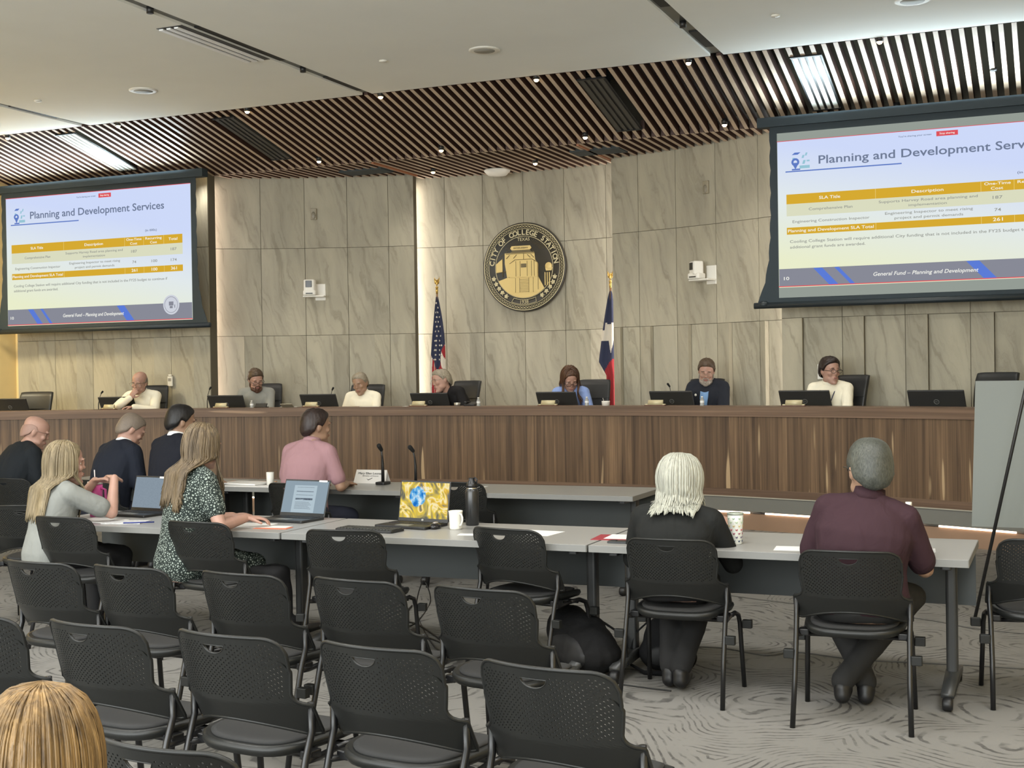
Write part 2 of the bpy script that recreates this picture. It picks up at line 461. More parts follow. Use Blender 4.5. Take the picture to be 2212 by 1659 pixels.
# ------------------------------------------------------------------ stone walls
def add_panel(mb, tints, P0, P1, z0, z1, off0=0, off1=0, tint=1, g=.006):
    """stone panel between plan points P0 and P1; off: how far each end stands out towards the room"""
    P0 = Vector(P0); P1 = Vector(P1); d = (P1 - P0); L = d.length; d.normalize(); nrm = Vector((d.y, -d.x))  # towards -y for left->right
    a = P0 + d * g / 2; b = P1 - d * g / 2
    A = a + nrm * off0; B = b + nrm * off1; A2 = a - nrm * .03; B2 = b - nrm * .03
    z0 += g / 2; z1 -= g / 2
    vs = [(A.x, A.y, z0), (B.x, B.y, z0), (B.x, B.y, z1), (A.x, A.y, z1), (A2.x, A2.y, z0), (B2.x, B2.y, z0), (B2.x, B2.y, z1), (A2.x, A2.y, z1)]
    fs = [(0, 1, 2, 3), (1, 5, 6, 2), (4, 0, 3, 7), (3, 2, 6, 7), (4, 5, 1, 0)]
    u0 = random.random() * 40; v0 = random.random() * 40
    uvs = [[(u0, v0 + z0), (u0 + L, v0 + z0), (u0 + L, v0 + z1), (u0, v0 + z1)], [(u0 + L, v0 + z0), (u0 + L + .1, v0 + z0), (u0 + L + .1, v0 + z1), (u0 + L, v0 + z1)],
           [(u0 - .1, v0 + z0), (u0, v0 + z0), (u0, v0 + z1), (u0 - .1, v0 + z1)], [(u0, v0)] * 4, [(u0, v0)] * 4]
    mb.add(vs, fs, None, uvs); tints.extend([tint] * 8)
def build_wall(name, mb, tints):
    o = mb.build(name, [STONE]); ca = o.data.color_attributes.new('tint', 'FLOAT_COLOR', 'POINT')
    for i, t in enumerate(tints): ca.data[i].color = (t, t, t * random.uniform(.985, 1.0), 1)
    return struct(o)
W_ = .06
ROWS = [(.5, 2.19), (2.19, 3.35), (3.35, 4.55)]
def wall_run(name, pts, side, wedge=True, ztop=4.55, plain=()):
    """pts: plan points of the upper panel joints, left to right"""
    mb = MB(); mb.smooth = False; ti = []
    for ki, (a, b) in enumerate(zip(pts[:-1], pts[1:])):
        a = Vector(a); b = Vector(b)
        for (z0, z1) in ROWS[1:]: add_panel(mb, ti, a, b, z0, min(z1, ztop), tint=random.uniform(.9, 1.04))
        if wedge and ki not in plain:
            if side < 0:   # stands out at the left end of the narrow piece
                c = a + (b - a) * .64
                add_panel(mb, ti, a, c, 0.0, 2.19, tint=random.uniform(.93, 1.05)); add_panel(mb, ti, c, b, 0.0, 2.19, W_, .0, tint=random.uniform(.9, 1))
            else:
                c = a + (b - a) * .36
                add_panel(mb, ti, a, c, 0.0, 2.19,   .0, W_, tint=random.uniform(.9, 1)); add_panel(mb, ti, c, b, 0.0, 2.19, tint=random.uniform(.93, 1.05))
        else: add_panel(mb, ti, a, b, 0.0, 2.19, tint=random.uniform(.95, 1.04))
    o = build_wall(name, mb, ti)
    bk = MB(); bk.smooth = False
    for a, b in zip(pts[:-1], pts[1:]):
        a = Vector(a); b = Vector(b); d = (b - a).normalized(); nn = Vector((-d.y, d.x)); a2 = a + nn * .012; b2 = b + nn * .012; a3 = a + nn * .16; b3 = b + nn * .16
        bk.add([(a2.x, a2.y, 0), (b2.x, b2.y, 0), (b2.x, b2.y, 5.34), (a2.x, a2.y, 5.34), (a3.x, a3.y, 0), (b3.x, b3.y, 0), (b3.x, b3.y, 5.34), (a3.x, a3.y, 5.34)], [(0, 1, 2, 3), (1, 5, 6, 2), (4, 0, 3, 7), (3, 2, 6, 7), (5, 4, 7, 6)])
    b = bk.build('wall_backing', mat('joint_backing', (96, 90, 76), .9)); b.name = name + '.001'; struct(b)  # plain brownish backing that shows through the panel joints
def arc_pts(R, xs): return [(x, CYF + math.sqrt(R * R - (x - CXR) ** 2)) for x in xs]
def xs_of_px(pxs, R):
    out = []
    for p in pxs:
        r = fw + rt2 * ((p - CX) / F_) - up2 * ((620 - CY) / F_)
        A = r.x ** 2 + r.y ** 2; B = 2 * (-CXR * r.x - CYF * r.y); C = CXR ** 2 + CYF ** 2 - R * R
        t = (-B + math.sqrt(B * B - 4 * A * C)) / (2 * A); out.append(r.x * t)
    return out
wall_run('wall_front_centre', arc_pts(R_CW, [-8.6] + xs_of_px([963, 1045, 1133, 1221, 1311], R_CW) + [-4.3]), -1, True, plain=(0, 2, 3, 5))
wall_run('wall_front_left', arc_pts(R_FL, [-10.33] + xs_of_px([565, 660, 752, 841], R_FL) + [-7.85]), -1)
wall_run('wall_front_right', arc_pts(R_FL, [-5.10] + xs_of_px([1381, 1462, 1548, 1640], R_FL) + [-2.80]), 1)
YS = 14.0
wall_run('wall_front_far_left', [(x, YS) for x in (-13.42, -12.75, -12.1, -11.45, -10.8, -10.18)], -1, ztop=4.3)
wall_run('wall_front_far_right', [(x, YS) for x in (-2.76, -2.12, -1.48, -.84, -.2, .44, 1.1, 1.8, 2.5, 3.5)], 1, ztop=4.3)
mb = MB(); mb.box((-13.52, 5.7, 2.4), (.1, 17.4, 4.8)); mb.box((-13.46, 14.08, 2.4), (.08, .12, 4.8)); struct(mb.build('wall_left', YWALL))
mb = MB(); mb.box((3.6, 5.5, 2.4), (.1, 17, 4.8)); struct(mb.build('wall_right', YWALL))
# exposed wood edge at the end of the low slats
mb = MB(); mb.box((-5.12, 14.75, 4.33), (.03, 1.2, .13)); mb.box((-7.82, 14.75, 4.33), (.03, 1.2, .13)); struct(mb.build('trim_4', mat('slat_edge_wood', (170, 112, 80), .5)))

# ------------------------------------------------------------------ dais platform, front and cap
DCX, DCY, DR = -6.4, .1, 13.5
def arcp(th, R): return (DCX + R * math.sin(th), DCY + R * math.cos(th))
def arc_solid(mb, R0, R1, z0, z1, t0, t1, n=60, uvh=False):
    """R0 faces the audience"""
    rings = []
    for i in range(n + 1):
        th = t0 + (t1 - t0) * i / n; a = arcp(th, R0); b = arcp(th, R1)
        rings.append([(a[0], a[1], z0), (a[0], a[1], z1), (b[0], b[1], z1), (b[0], b[1], z0)])
    vs = [p for r in rings for p in r]; fs = []; uvs = []
    for i in range(n):
        u0 = (t0 + (t1 - t0) * i / n) * R0 + 20; u1 = (t0 + (t1 - t0) * (i + 1) / n) * R0 + 20; b = i * 4; c = b + 4
        fs += [(b, c, c + 1, b + 1), (b + 1, c + 1, c + 2, b + 2), (b + 2, c + 2, c + 3, b + 3), (b + 3, c + 3, c, b)]
        for (va, vb) in ((z0, z1), (z1, z1 + abs(R1 - R0)), (z1, z0), (z0, z0 + abs(R1 - R0))):
            uvs.append([(u0, va), (u1, va), (u1, vb), (u0, vb)])
    fs += [(0, 1, 2, 3), (n * 4 + 3, n * 4 + 2, n * 4 + 1, n * 4)]; uvs += [[(0, 0), (0, 1), (.3, 1), (.3, 0)]] * 2
    mb.smooth = False; mb.add(vs, fs, None, uvs)
TL, TR = math.asin((-13.4 - DCX) / DR), math.asin((.45 - DCX) / DR)
dais = thing('council_dais', 'long curved walnut council dais with thick horizontal cap', 'desk', (DCX, 13.6, 0))
def dpart(name, m, args):
    q = MB()
    for a in args: arc_solid(q, *a)
    o = q.build(name, m, dais); o.location = (-DCX, -13.6, 0); return o
dpart('front_panel', WALNUT, [(DR, DR + .04, .42, 1.17, TL, TR)])
dpart('lower_rail', WALNUT_H, [(DR - .006, DR + .04, .34, .42, TL, TR)])
dpart('cap', WALNUT_H, [(DR - .03, DR + .32, 1.165, 1.27, TL, TR)])
dpart('worktop', mat('worktop_laminate', (176, 164, 140), .5), [(DR + .33, DR + .80, 1.13, 1.16, TL, TR)])
q = MB(); arc_solid(q, DR + .012, DR + .05, .19, .345, TL, TR); struct(q.build('baseboard_dais', GREYB))
q = MB(); arc_solid(q, DR - .01, DR + .02, .335, .345, TL, TR); struct(q.build('trim_5', mat('pale_edge_trim', (176, 172, 158), .4)))
# raised platform the council sits on
q = MB(); arc_solid(q, DR + .09, DR + 3.2, .0, .5, TL, TR); struct(q.build('floor', CARPET))
# lower curved wood step in front with light under the overhang
WSTEP = mat('step_wood', (150, 122, 100), .55, var=.08, vscale=3)
q = MB(); arc_solid(q, DR + .03, DR + .085, .0, .165, TL, TR); struct(q.build('baseboard_front', WSTEP))
th = TL; k = 0
while th < TR - .02:
    q = MB(); arc_solid(q, DR + .018, DR + .03, .168, .184, th, min(th + .055, TR), 4)
    tag(q.build('led_strip', LED), 'glowing light strip under the foot of the dais', 'light strip', 'light strips under the dais'); th += .068

# ------------------------------------------------------------------ ceiling spots
def spot_fixture(x, y, z, lab, on=True):
    t = thing('downlight', lab, 'ceiling light', (x, y, z), group='small downlights among the slats')
    m = MB(); m.lathe([(.024, .05), (.034, .05), (.034, -.015), (.028, -.015), (.024, 0)], n=16, cap=False); m.build('lamp_housing', BLACK, t)
    m = MB(); m.ell((0, 0, -.014), (.027, .027, .024), nu=12, nv=6); m.build('lens', LAMP, t)
    return t
xsE = [-12.02, -10.31, -8.48, -6.76, -4.94, -3.33, -1.51]
xsM = [-11.93, -10.21, -8.41, -6.73, -4.92, -3.32, -1.52]
for x in xsE: spot_fixture(x, 12.44, slope_z(12.44) - .01, 'small warm downlight at the white ceiling edge of the slats')
for x in xsM: spot_fixture(x, 13.86, slope_z(13.86) - .03, 'small warm downlight hanging low on the sloping slats')['group'] = 'low downlights on the slope'
spot_fixture(-7.4, 14.99, 4.26, 'bright downlight in the flat slats above the national flag')['group'] = 'x1'
spot_fixture(-5.98, 14.98, 4.26, 'downlight in the flat slats above the city seal')['group'] = 'x2'
for o in list(COL.objects):
    if o.get('group') in ('x1', 'x2'): del o['group']
def lamp(kind, loc, energy, color=(1, .93, .82), size=.1, target=None, spot=60, blend=.6, name='lamp', sy=None):
    l = bpy.data.lights.new(name, kind); l.energy = energy; l.color = color
    if kind == 'SPOT': l.spot_size = R_(spot); l.spot_blend = blend; l.shadow_soft_size = size
    elif kind == 'AREA':
        l.size = size
        if sy: l.shape = 'RECTANGLE'; l.size_y = sy
    else: l.shadow_soft_size = size
    o = bpy.data.objects.new(name, l); COL.objects.link(o); o.location = loc
    if target is not None:
        d = Vector(target) - Vector(loc); o.rotation_euler = d.to_track_quat('-Z', 'Y').to_euler()
    return o
WARM = (1, .93, .82); NEU = (1, .985, .95)
for x in xsE[1:]: lamp('SPOT', (x, 12.42, 4.6), 46, WARM, .10, (x, 13.7, .9), 84, 1)
for x in xsM[1:]: lamp('SPOT', (x, 13.84, 4.2), 19, WARM, .10, (x, 14.2, 1.0), 100, 1)
lamp('SPOT', (-7.4, 14.97, 4.2), 24, WARM, .1, (-7.2, 15.1, 1), 130, 1)
lamp('SPOT', (-5.98, 14.95, 4.2), 16, WARM, .1, (-6.2, 15.1, 1), 130, 1)
# round canister / smoke detector / air boxes in the flat slats
m = MB(); m.lathe([(.001, 0), (.17, 0), (.17, -.02), (.12, -.07), (.001, -.085)], (-6.68, 15.4, 4.275), 28); tag(m.build('projector_dome', WHITEPL), 'white dome fixture under the slats above the city seal', 'ceiling fixture')
for (x, y, l) in ((-8.23, 14.72, 'black square air box in the low slats left of the national flag'), (-5.05, 14.7, 'black square air box in the low slats at the wood edge near the city seal')):
    m = MB(); m.box((x, y, 4.29), (.62, .34, .05)); tag(m.build('air_box', DARK), l, 'air vent')
# slot vents in the sloping slats
for k, (vx, a, b) in enumerate(SV):
    lab = ['pale slot vent in the slats above the complete slide', 'dark slot vent in the slats beside the complete slide', 'dark slot vent in the slats above the Texas flag', 'bright double slot vent in the slats near the cropped screen'][k]
    t = thing('slot_vent', lab, 'air vent', (vx, (a + b) / 2, slope_z((a + b) / 2)), group=None)
    t.rotation_euler = (-math.atan((ZE - ZF) / (YF - YE)), 0, 0)
    L = (b - a) * 1.02
    for i in range(4):
        m = MB(); m.box((-.105 + i * .07, 0, -.004), (.045 if i in (0, 3) else .038, L, .012)); m.build('blade', [mat('vent_blade', (208, 206, 198), .45), mat('vent_blade_dark', (64, 62, 58), .5)][1 if k in (1, 2) else 0], t)
    m = MB(); m.box((0, 0, .006), (.30, L + .04, .006)); m.box((0, L / 2 + .012, -.004), (.3, .02, .02)); m.box((0, -L / 2 - .012, -.004), (.3, .02, .02)); m.build('frame', BLACK, t)
m = MB(); m.tube([(-.56, 13.28, 4.75), (-.56, 13.28, 4.5)], .012); m.lathe([(.001, 0), (.035, 0), (.03, -.03), (.001, -.04)], (-.56, 13.28, 4.5), 12); tag(m.build('fire_sprinkler', BLACK), 'small dark sprinkler head hanging among bright slats', 'sprinkler')
# LED wash in the gaps between the wall sections
def strip(x, y, e, tx, ty, c=(1, .90, .80)): lamp('AREA', (x, y, 2.4), e, c, .05, (tx, ty, 2.4), sy=3.6)
strip(-8.0, 15.52, 9, -7.3, 15.75)
strip(-10.30, 14.205, 5.5, -9.6, 14.6, (1, .82, .72))
strip(-4.95, 15.52, 9, -5.6, 15.75)
strip(-2.72, 14.22, 5, -3.5, 14.62)
# cool lamps added at the screen tops, imitating the pictures' light on the slats
for x in (-11.6, -1.2):
    o = lamp('AREA', (x, 13.30, 4.18), 34, (.76, .93, 1), 2.9, (x, 13.1, 5.2), sy=.12); o.data.spread = R_(165)
# general ceiling lighting of the hall, towards the back rows
for x in (-9, -5.5, -2, .8):
    for y in (1.0, 5.0): lamp('AREA', (x, y, 4.66), 47, NEU, 1.1, (x, y, 0))
# large fill lamp added behind the camera, brightening the ceiling and filling shadows
lamp('AREA', (-5, -2.8, 2.6), 370, (.96, 1, 1), 12, (-5, 6, 4.2), sy=2.6)
lamp('AREA', (-12.6, 11.5, 3.6), 48, (1, .85, .55), .5, (-13.5, 12.6, 1.5))
w = bpy.data.worlds.new('world'); SC.world = w; w.use_nodes = True
w.node_tree.nodes['Background'].inputs[0].default_value = (.96, 1, .99, 1); w.node_tree.nodes['Background'].inputs[1].default_value = 1.4
EXPO = .95
SC.cycles.max_bounces = 6; SC.cycles.diffuse_bounces = 4; SC.cycles.adaptive_threshold = .045; SC.cycles.transmission_bounces = 3; SC.cycles.glossy_bounces = 3
SC.view_settings.exposure = EXPO
# ------------------------------------------------------------------ perforated stacking chair
PLA = mat('black_chair_plastic', (28, 29, 28), .42, spec=.4, bump=.05, bscale=300, bdist=.001)
TUB = mat('black_tube_metal', (22, 22, 23), .35, spec=.5)
PADM = mat('black_seat_pad', (38, 38, 38), .85, bump=.1, bscale=400)
def back_mesh():
    NX, NZ = 48, 38
    def width(z):
        if z > .63: return .231 - .012 * max(0, (.72 - z) / .09) ** 1.2 if z < .72 else .231
        if z > .59: t = (.63 - z) / .04; return .219 + .046 * (1 - math.sqrt(max(0, 1 - t * t)))
        return .265
    def P(u, v):
        au = abs(u)
        drop = .052 * (1 - math.sqrt(max(0, 1 - (max(0, au - .72) / .28) ** 2)))
        zt = .825 - .010 * u * u - drop
        zb = .485 + .050 * max(0, 1 - (u / .86) ** 2)
        z = zt + (zb - zt) * v
        w = width(z)
        if au > .72 and v < .2: w = w - .004
        x = u * w
        ax = abs(x)
        y = 1.6 * ax * ax - (z - .5) * .27 + .03 * max(0, (.6 - z) / .1)
        return Vector((x, y, z))
    # column/row lattice
    us = [-1 + 2 * i / NX for i in range(NX + 1)]
    vs_ = [j / NZ for j in range(NZ + 1)]
    hx, hz, hw, hh = 0.0, .792, .043, .028     # hand slot: flat top, round bottom
    bm = MB()
    idx = {}
    UV = {}
    def snapped(i, j):
        u, v = us[i], vs_[j]; return u, v
    i0, i1, j0, j1 = NX // 2 - 4, NX // 2 + 4, 4, 8
    removed = {(i, j) for i in range(i0, i1) for j in range(j0, j1)}
    def slot_xz(i, j):
        a = -1 + 2 * (i - i0) / (i1 - i0)
        if j == j0: return (hx + hw * a, hz)
        if j == j1: th = PI * (1 - (i - i0) / (i1 - i0)) * .5 + PI * .25; return (hx + hw * math.cos(th) * 1.0, hz - hh * math.sin(th))
        f = (j - j0) / (j1 - j0); th = PI * .25 * f; return (hx + math.copysign(hw * math.cos(th), a), hz - hh * math.sin(th))
    def vert(u, v):
        bm.v.append(tuple(P(u, v))); return len(bm.v) - 1
    for i in range(NX + 1):
        for j in range(NZ + 1):
            near = [(a, b) in removed for a in (i - 1, i) for b in (j - 1, j)]
            idx[i, j] = vert(us[i], vs_[j])
            if any(near) and not all(near):
                np_ = slot_xz(i, j)
                # keep on the curved surface: re-evaluate y from the same formula
                ax = abs(np_[0]); y = 1.6 * ax * ax - (np_[1] - .5) * .27
                bm.v[idx[i, j]] = (np_[0], y, np_[1])
    for i in range(NX):
        for j in range(NZ):
            if (i, j) in removed: continue
            q = (idx[i, j], idx[i, j + 1], idx[i + 1, j + 1], idx[i + 1, j])
            pc = P((us[i] + us[i + 1]) / 2, (vs_[j] + vs_[j + 1]) / 2); u = (us[i] + us[i + 1]) / 2
            nearslot = any((i + a, j + b) in removed for a in (-1, 0, 1) for b in (-1, 0, 1))
            edge = .80 - (.052 * (1 - math.sqrt(max(0, 1 - (max(0, abs(u) - .72) / .28) ** 2))))
            if (i + j) % 2 == 0 and not nearslot and .615 < pc.z < edge and abs(u) < .9:
                hv = []
                for k in range(8):
                    a = PI / 4 * k + PI / 8
                    hv.append(vert(u + .33 * math.cos(a) * (2 / NX), (vs_[j] + vs_[j + 1]) / 2 + .33 * math.sin(a) / NZ))
                c = [idx[i + 1, j + 1], idx[i, j + 1], idx[i, j], idx[i + 1, j]]  # corners at 45,135,225,315
                for k in range(4):
                    a = hv[2 * k - 1 if k else 7]; b = hv[2 * k]; cc = c[k]; d = c[(k + 1) % 4]; e = hv[2 * k + 1]
                    bm.f.append((hv[2 * k], cc, hv[(2 * k + 1) % 8])[::-1]) if False else None
                # corner k lies between hole verts 2k-? : octagon verts at 22.5+45k; corner 45deg between verts 0 and 1
                for k in range(4):
                    v0, v1 = hv[2 * k], hv[2 * k + 1]; v2 = hv[(2 * k + 2) % 8]
                    bm.f.append((c[k], v0, v1)); bm.mi.append(0); bm.sm.append(True)
                    bm.f.append((c[k], v1, v2, c[(k + 1) % 4])); bm.mi.append(0); bm.sm.append(True)
            else:
                bm.f.append(q); bm.mi.append(0); bm.sm.append(True)
    o = bpy.data.objects.new('b', bm.mesh('b', PLA)); COL.objects.link(o)
    s = o.modifiers.new('s', 'SOLIDIFY'); s.thickness = .007; s.offset = 0
    baked(o); me = o.data; bpy.data.objects.remove(o)
    # rounded rim all around
    r = MB()
    loop = [P(u, 0) for u in us] + [P(1, v) for v in vs_[1:]] + [P(u, 1) for u in us[::-1][1:]] + [P(-1, v) for v in vs_[::-1][1:-1]]
    rings = []
    n = len(loop)
    for i, p in enumerate(loop):
        t = (loop[(i + 1) % n] - loop[i - 1]).normalized(); a = Vector((0, 1, 0)); a = (a - t * a.dot(t)).normalized(); b = t.cross(a)
        rings.append([p + a * (.008 * math.cos(2 * PI * k / 6)) + b * (.006 * math.sin(2 * PI * k / 6)) for k in range(6)])
    r.loft(rings, False, True)
    lp = []
    for (i, j) in [(i, j0) for i in range(i0, i1)] + [(i1, j) for j in range(j0, j1)] + [(i, j1) for i in range(i1, i0, -1)] + [(i0, j) for j in range(j1, j0, -1)]:
        x_, z_ = slot_xz(i, j); lp.append(Vector((x_, 1.6 * x_ * x_ - (z_ - .5) * .27, z_)))
    rings = []; n = len(lp)
    for i, p in enumerate(lp):
        t = (lp[(i + 1) % n] - lp[i - 1]).normalized(); a = Vector((0, 1, 0)); a = (a - t * a.dot(t)).normalized(); b = t.cross(a)
        rings.append([p + a * (.006 * math.cos(2 * PI * k / 6)) + b * (.0025 * math.sin(2 * PI * k / 6)) for k in range(6)])
    r.loft(rings, False, True)
    r.smooth = True
    vs = [tuple(v.co) for v in me.vertices]; fs = [tuple(p.vertices) for p in me.polygons]
    bpy.data.meshes.remove(me)
    r.smooth = False
    r.add(vs, fs)
    return r
def make_chair(name, label, loc, rz):
    t = thing(name, label, 'chair', loc, rz)
    back_mesh().build('backrest', PLA, t)
    # seat shell: rounded plan, slightly dished, front edge curls down
    def seat_ring(k, z, n=36):
        o = []
        for i in range(n):
            a = 2 * PI * i / n; c, s_ = math.cos(a), math.sin(a)
            ex = .62
            x = math.copysign(abs(c) ** ex, c) * .235 * k; y = math.copysign(abs(s_) ** ex, s_) * .225 * k + .235
            zz = z - (.03 * max(0, (y - .36) / .1) ** 2) + .10 * (x / .235) ** 4 * .12
            o.append((x * (1 - .06 * (y - .235) / .22 * -1), y, zz))
        return o
    m = MB(); m.loft([seat_ring(.8, .405), seat_ring(.96, .415), seat_ring(1.0, .432), seat_ring(.985, .446), seat_ring(.93, .450), seat_ring(.55, .440)]); m.build('seat', PLA, t)
    m = MB(); m.loft([seat_ring(.86, .446), seat_ring(.88, .456), seat_ring(.80, .462), seat_ring(.45, .458)]); m.build('seat_pad', PADM, t)
    for s in (-1, 1):
        m = MB(); m.tube([(s * .254, .098, .595), (s * .256, .10, .50), (s * .254, .07, .42), (s * .256, .01, .22), (s * .262, -.045, .0)], .0125, 8); m.build('leg', TUB, t)
        m = MB(); m.tube([(s * .235, .25, .405), (s * .238, .34, .405), (s * .243, .395, .385), (s * .246, .415, .34), (s * .25, .43, .2), (s * .256, .455, .0)], .0125, 8); m.build('leg', TUB, t)
        m = MB(); m.tube([(s * .254, .065, .41), (s * .240, .14, .40), (s * .235, .26, .405)], .012, 8); m.rbox((s * .225, .13, .415), (.05, .06, .03), .008); m.build('side_rail', TUB, t)
        m = MB(); m.rbox((s * .283, .425, .335), (.05, .035, .042), .006); m.build('ganging_clip', PLA, t)
        m = MB(); m.rbox((s * .285, .04, .325), (.05, .035, .042), .006); m.build('ganging_clip', PLA, t)
    m = MB(); m.tube([(-.235, .16, .398), (.235, .16, .398)], .011, 8); m.tube([(-.235, .33, .396), (.235, .33, .396)], .011, 8); m.build('seat_frame', TUB, t)
    return t
CH0 = make_chair('stacking_chair', 'black perforated chair pushed in beside the left laptop, first', (0, 0, -20), 0)
def chair_at(x, y, deg, label, group=None):
    """x, y: where the middle of the top edge stands; deg: turn"""
    a = R_(deg); off = Vector((0, -.083))   # top edge lies behind the origin
    o = Vector((off.x * math.cos(a) - off.y * math.sin(a), off.x * math.sin(a) + off.y * math.cos(a)))
    loc = (x - o.x, y - o.y, 0)
    global CH_USED
    if not CH_USED:
        CH_USED = True; CH0.location = loc; CH0.rotation_euler = (0, 0, a); CH0['label'] = label
        if group: CH0['group'] = group
        return CH0
    return dup(CH0, loc, a, label, group)
CH_USED = False
G1, G2, G3 = 'nearest row of empty chairs', 'second row of empty chairs', 'chairs at the long tables'
chair_at(-1.93, 2.35, -6, 'black perforated chair right behind the blonde head at the bottom edge')
chair_at(-3.62, 3.46, -7, 'black chair cut by the picture edge, nearest full row, behind the blonde head', G1)
chair_at(-3.08, 3.46, -7, 'empty black chair directly above the blonde head in the nearest full row', G1)
chair_at(-2.53, 3.46, -7, 'empty black chair second from left among the four complete nearest-row chairs', G1)
chair_at(-1.97, 3.45, -7, 'empty black chair third along in the nearest full row, left of the aisle-end chair', G1)
chair_at(-1.38, 3.37, -9, 'large empty black chair closest to camera at the aisle end of nearest row', G1)
chair_at(-4.35, 4.57, -6, 'empty black chair cut by the left edge, behind the blonde woman in white', G2)
chair_at(-3.84, 4.57, -6, 'empty black chair of the second row just behind the woman in white top', G2)
chair_at(-3.24, 4.56, -6, 'empty black chair of the second row behind the woman in patterned dress', G2)
chair_at(-2.68, 4.56, -7, 'empty black second-row chair behind the unused chair at the charcoal laptop', G2)
chair_at(-2.10, 4.52, -8, 'empty black chair at the aisle end of the second row, beside black backpack', G2)
chair_at(-6.35, 6.62, 20, 'dark chair at the far left edge next to the blonde woman', G3)
chair_at(-5.61, 6.12, -2, 'black chair in which the blonde woman in white sits', G3)
chair_at(-4.62, 6.12, -4, 'black chair in which the woman in patterned dress sits', G3)
chair_at(-3.57, 6.01, 6, 'empty black chair at the second table in front of the colourful laptop', G3)
chair_at(-2.765, 6.31, -12, 'empty black chair at the table in front of the white mug', G3)
chair_at(-1.79, 6.13, 0, 'black chair in which the white-haired woman sits', G3)
chair_at(-.89, 5.95, 3, 'black chair in which the man in maroon shirt sits', G3)
chair_at(-.05, 6.61, 10, 'black chair by the easel, cut by the right edge', G3)
chair_at(-4.27, 8.90, -4, 'empty black chair at the front table behind the tall black bottle')
chair_at(-5.50, 8.52, 0, 'black chair in which the man in the pink polo sits')
chair_at(-6.72, 8.40, -12, 'black chair of the dark-haired man in black suit')
chair_at(-7.35, 8.42, -6, 'black chair of the man in navy suit')
chair_at(-8.25, 8.40, 0, 'black chair of the bald man in dark suit')
def blob(name, m, e, lab, cat):
    q = MB()
    for c, r in e: q.ell(c, r)
    return tag(link(name, remeshed(q, .012, 4, .01, 6), m), lab, cat)

# ------------------------------------------------------------------ training tables
TTOP = mat('grey_laminate_top', (150, 149, 146), .32, spec=.5)
TEDGE = mat('grey_table_edge', (120, 120, 117), .5)
MODP = mat('dark_modesty_panel', (74, 78, 78), .6)
TLEG = mat('charcoal_leg_metal', (62, 63, 63), .4, metal=.3)
def make_table(x0, x1, y0, y1, label, group):
    t = thing('training_table', label, 'table', ((x0 + x1) / 2, (y0 + y1) / 2, 0), 0, group)
    L = x1 - x0; D = y1 - y0
    m = MB(); m.rbox((0, 0, .7295), (L - .006, D, .021), .004); m.build('tabletop', TTOP, t)
    m = MB(); m.rbox((0, -D / 2 + .0, .721), (L - .006, .006, .036), .002); m.rbox((0, D / 2, .721), (L - .006, .006, .036), .002)
    m.rbox((-L / 2 + .003, 0, .721), (.006, D, .036), .002); m.rbox((L / 2 - .003, 0, .721), (.006, D, .036), .002); m.build('edge_band', TEDGE, t)
    m = MB(); m.box((0, D / 2 - .09, .56), (L - .02, .014, .30)); m.build('modesty_panel', MODP, t)
    for s in (-1, 1):
        xx = s * (L / 2 - .11)
        m = MB(); m.rbox((xx, .02, .40), (.055, .075, .60), .015)
        m.rbox((xx, 0, .69), (.05, D * .8, .03), .01)
        m.build('leg', TLEG, t)
        lg = MB(); lg.loft([[(xx + a * .03, -D * .40, .075 + b * .012) for a, b in ((-1, -1), (1, -1), (1, 1), (-1, 1))], [(xx + a * .032, .0, .10 + b * .03) for a, b in ((-1, -1), (1, -1), (1, 1), (-1, 1))], [(xx + a * .03, D * .42, .075 + b * .012) for a, b in ((-1, -1), (1, -1), (1, 1), (-1, 1))]])
        lg.smooth = False; f = lg.build('foot', TLEG, t)
        for yy in (-D * .40, D * .42):
            c = MB(); c.lathe([(.001, -.024), (.026, -.024), (.033, -.014), (.033, .014), (.026, .024), (.001, .024)], n=16, M=T(xx, yy, .034) @ Matrix.Rotation(PI / 2, 4, 'Y')); c.build('caster', BLACK, t)
    return t
Y0, Y1 = 6.43, 7.20
make_table(-2.30, -.405, Y0, Y1, 'grey table under the patterned tumbler, at its end the man in maroon', 'audience tables')
make_table(-4.20, -2.31, Y0, Y1, 'grey table bearing the colourful laptop, the white mug and black bottle', 'audience tables')
make_table(-6.10, -4.21, Y0, Y1, 'grey table at which the two long-haired women work', 'audience tables')
make_table(-4.72, -2.87, 9.0, 9.74, 'front grey table with empty top below the dais, end with cable box', 'front tables')
make_table(-6.58, -4.73, 9.0, 9.74, 'front grey table with the name card and two gooseneck microphones', 'front tables')
make_table(-8.44, -6.59, 9.0, 9.74, 'front grey table of the three men in suits', 'front tables')
m = MB(); m.rbox((-2.86, 9.30, .60), (.09, .03, .12), .006); cb_ = thing('power_box', 'small grey power box with white label below end of front table', 'box', (-2.79, 9.4, .62))
m = MB(); m.rbox((0, 0, 0), (.12, .06, .1), .006); m.build('box_body', GREYPL, cb_); m = MB(); m.box((0.01, -.032, 0), (.07, .004, .035)); m.build('label_plate', WHITEPL, cb_)

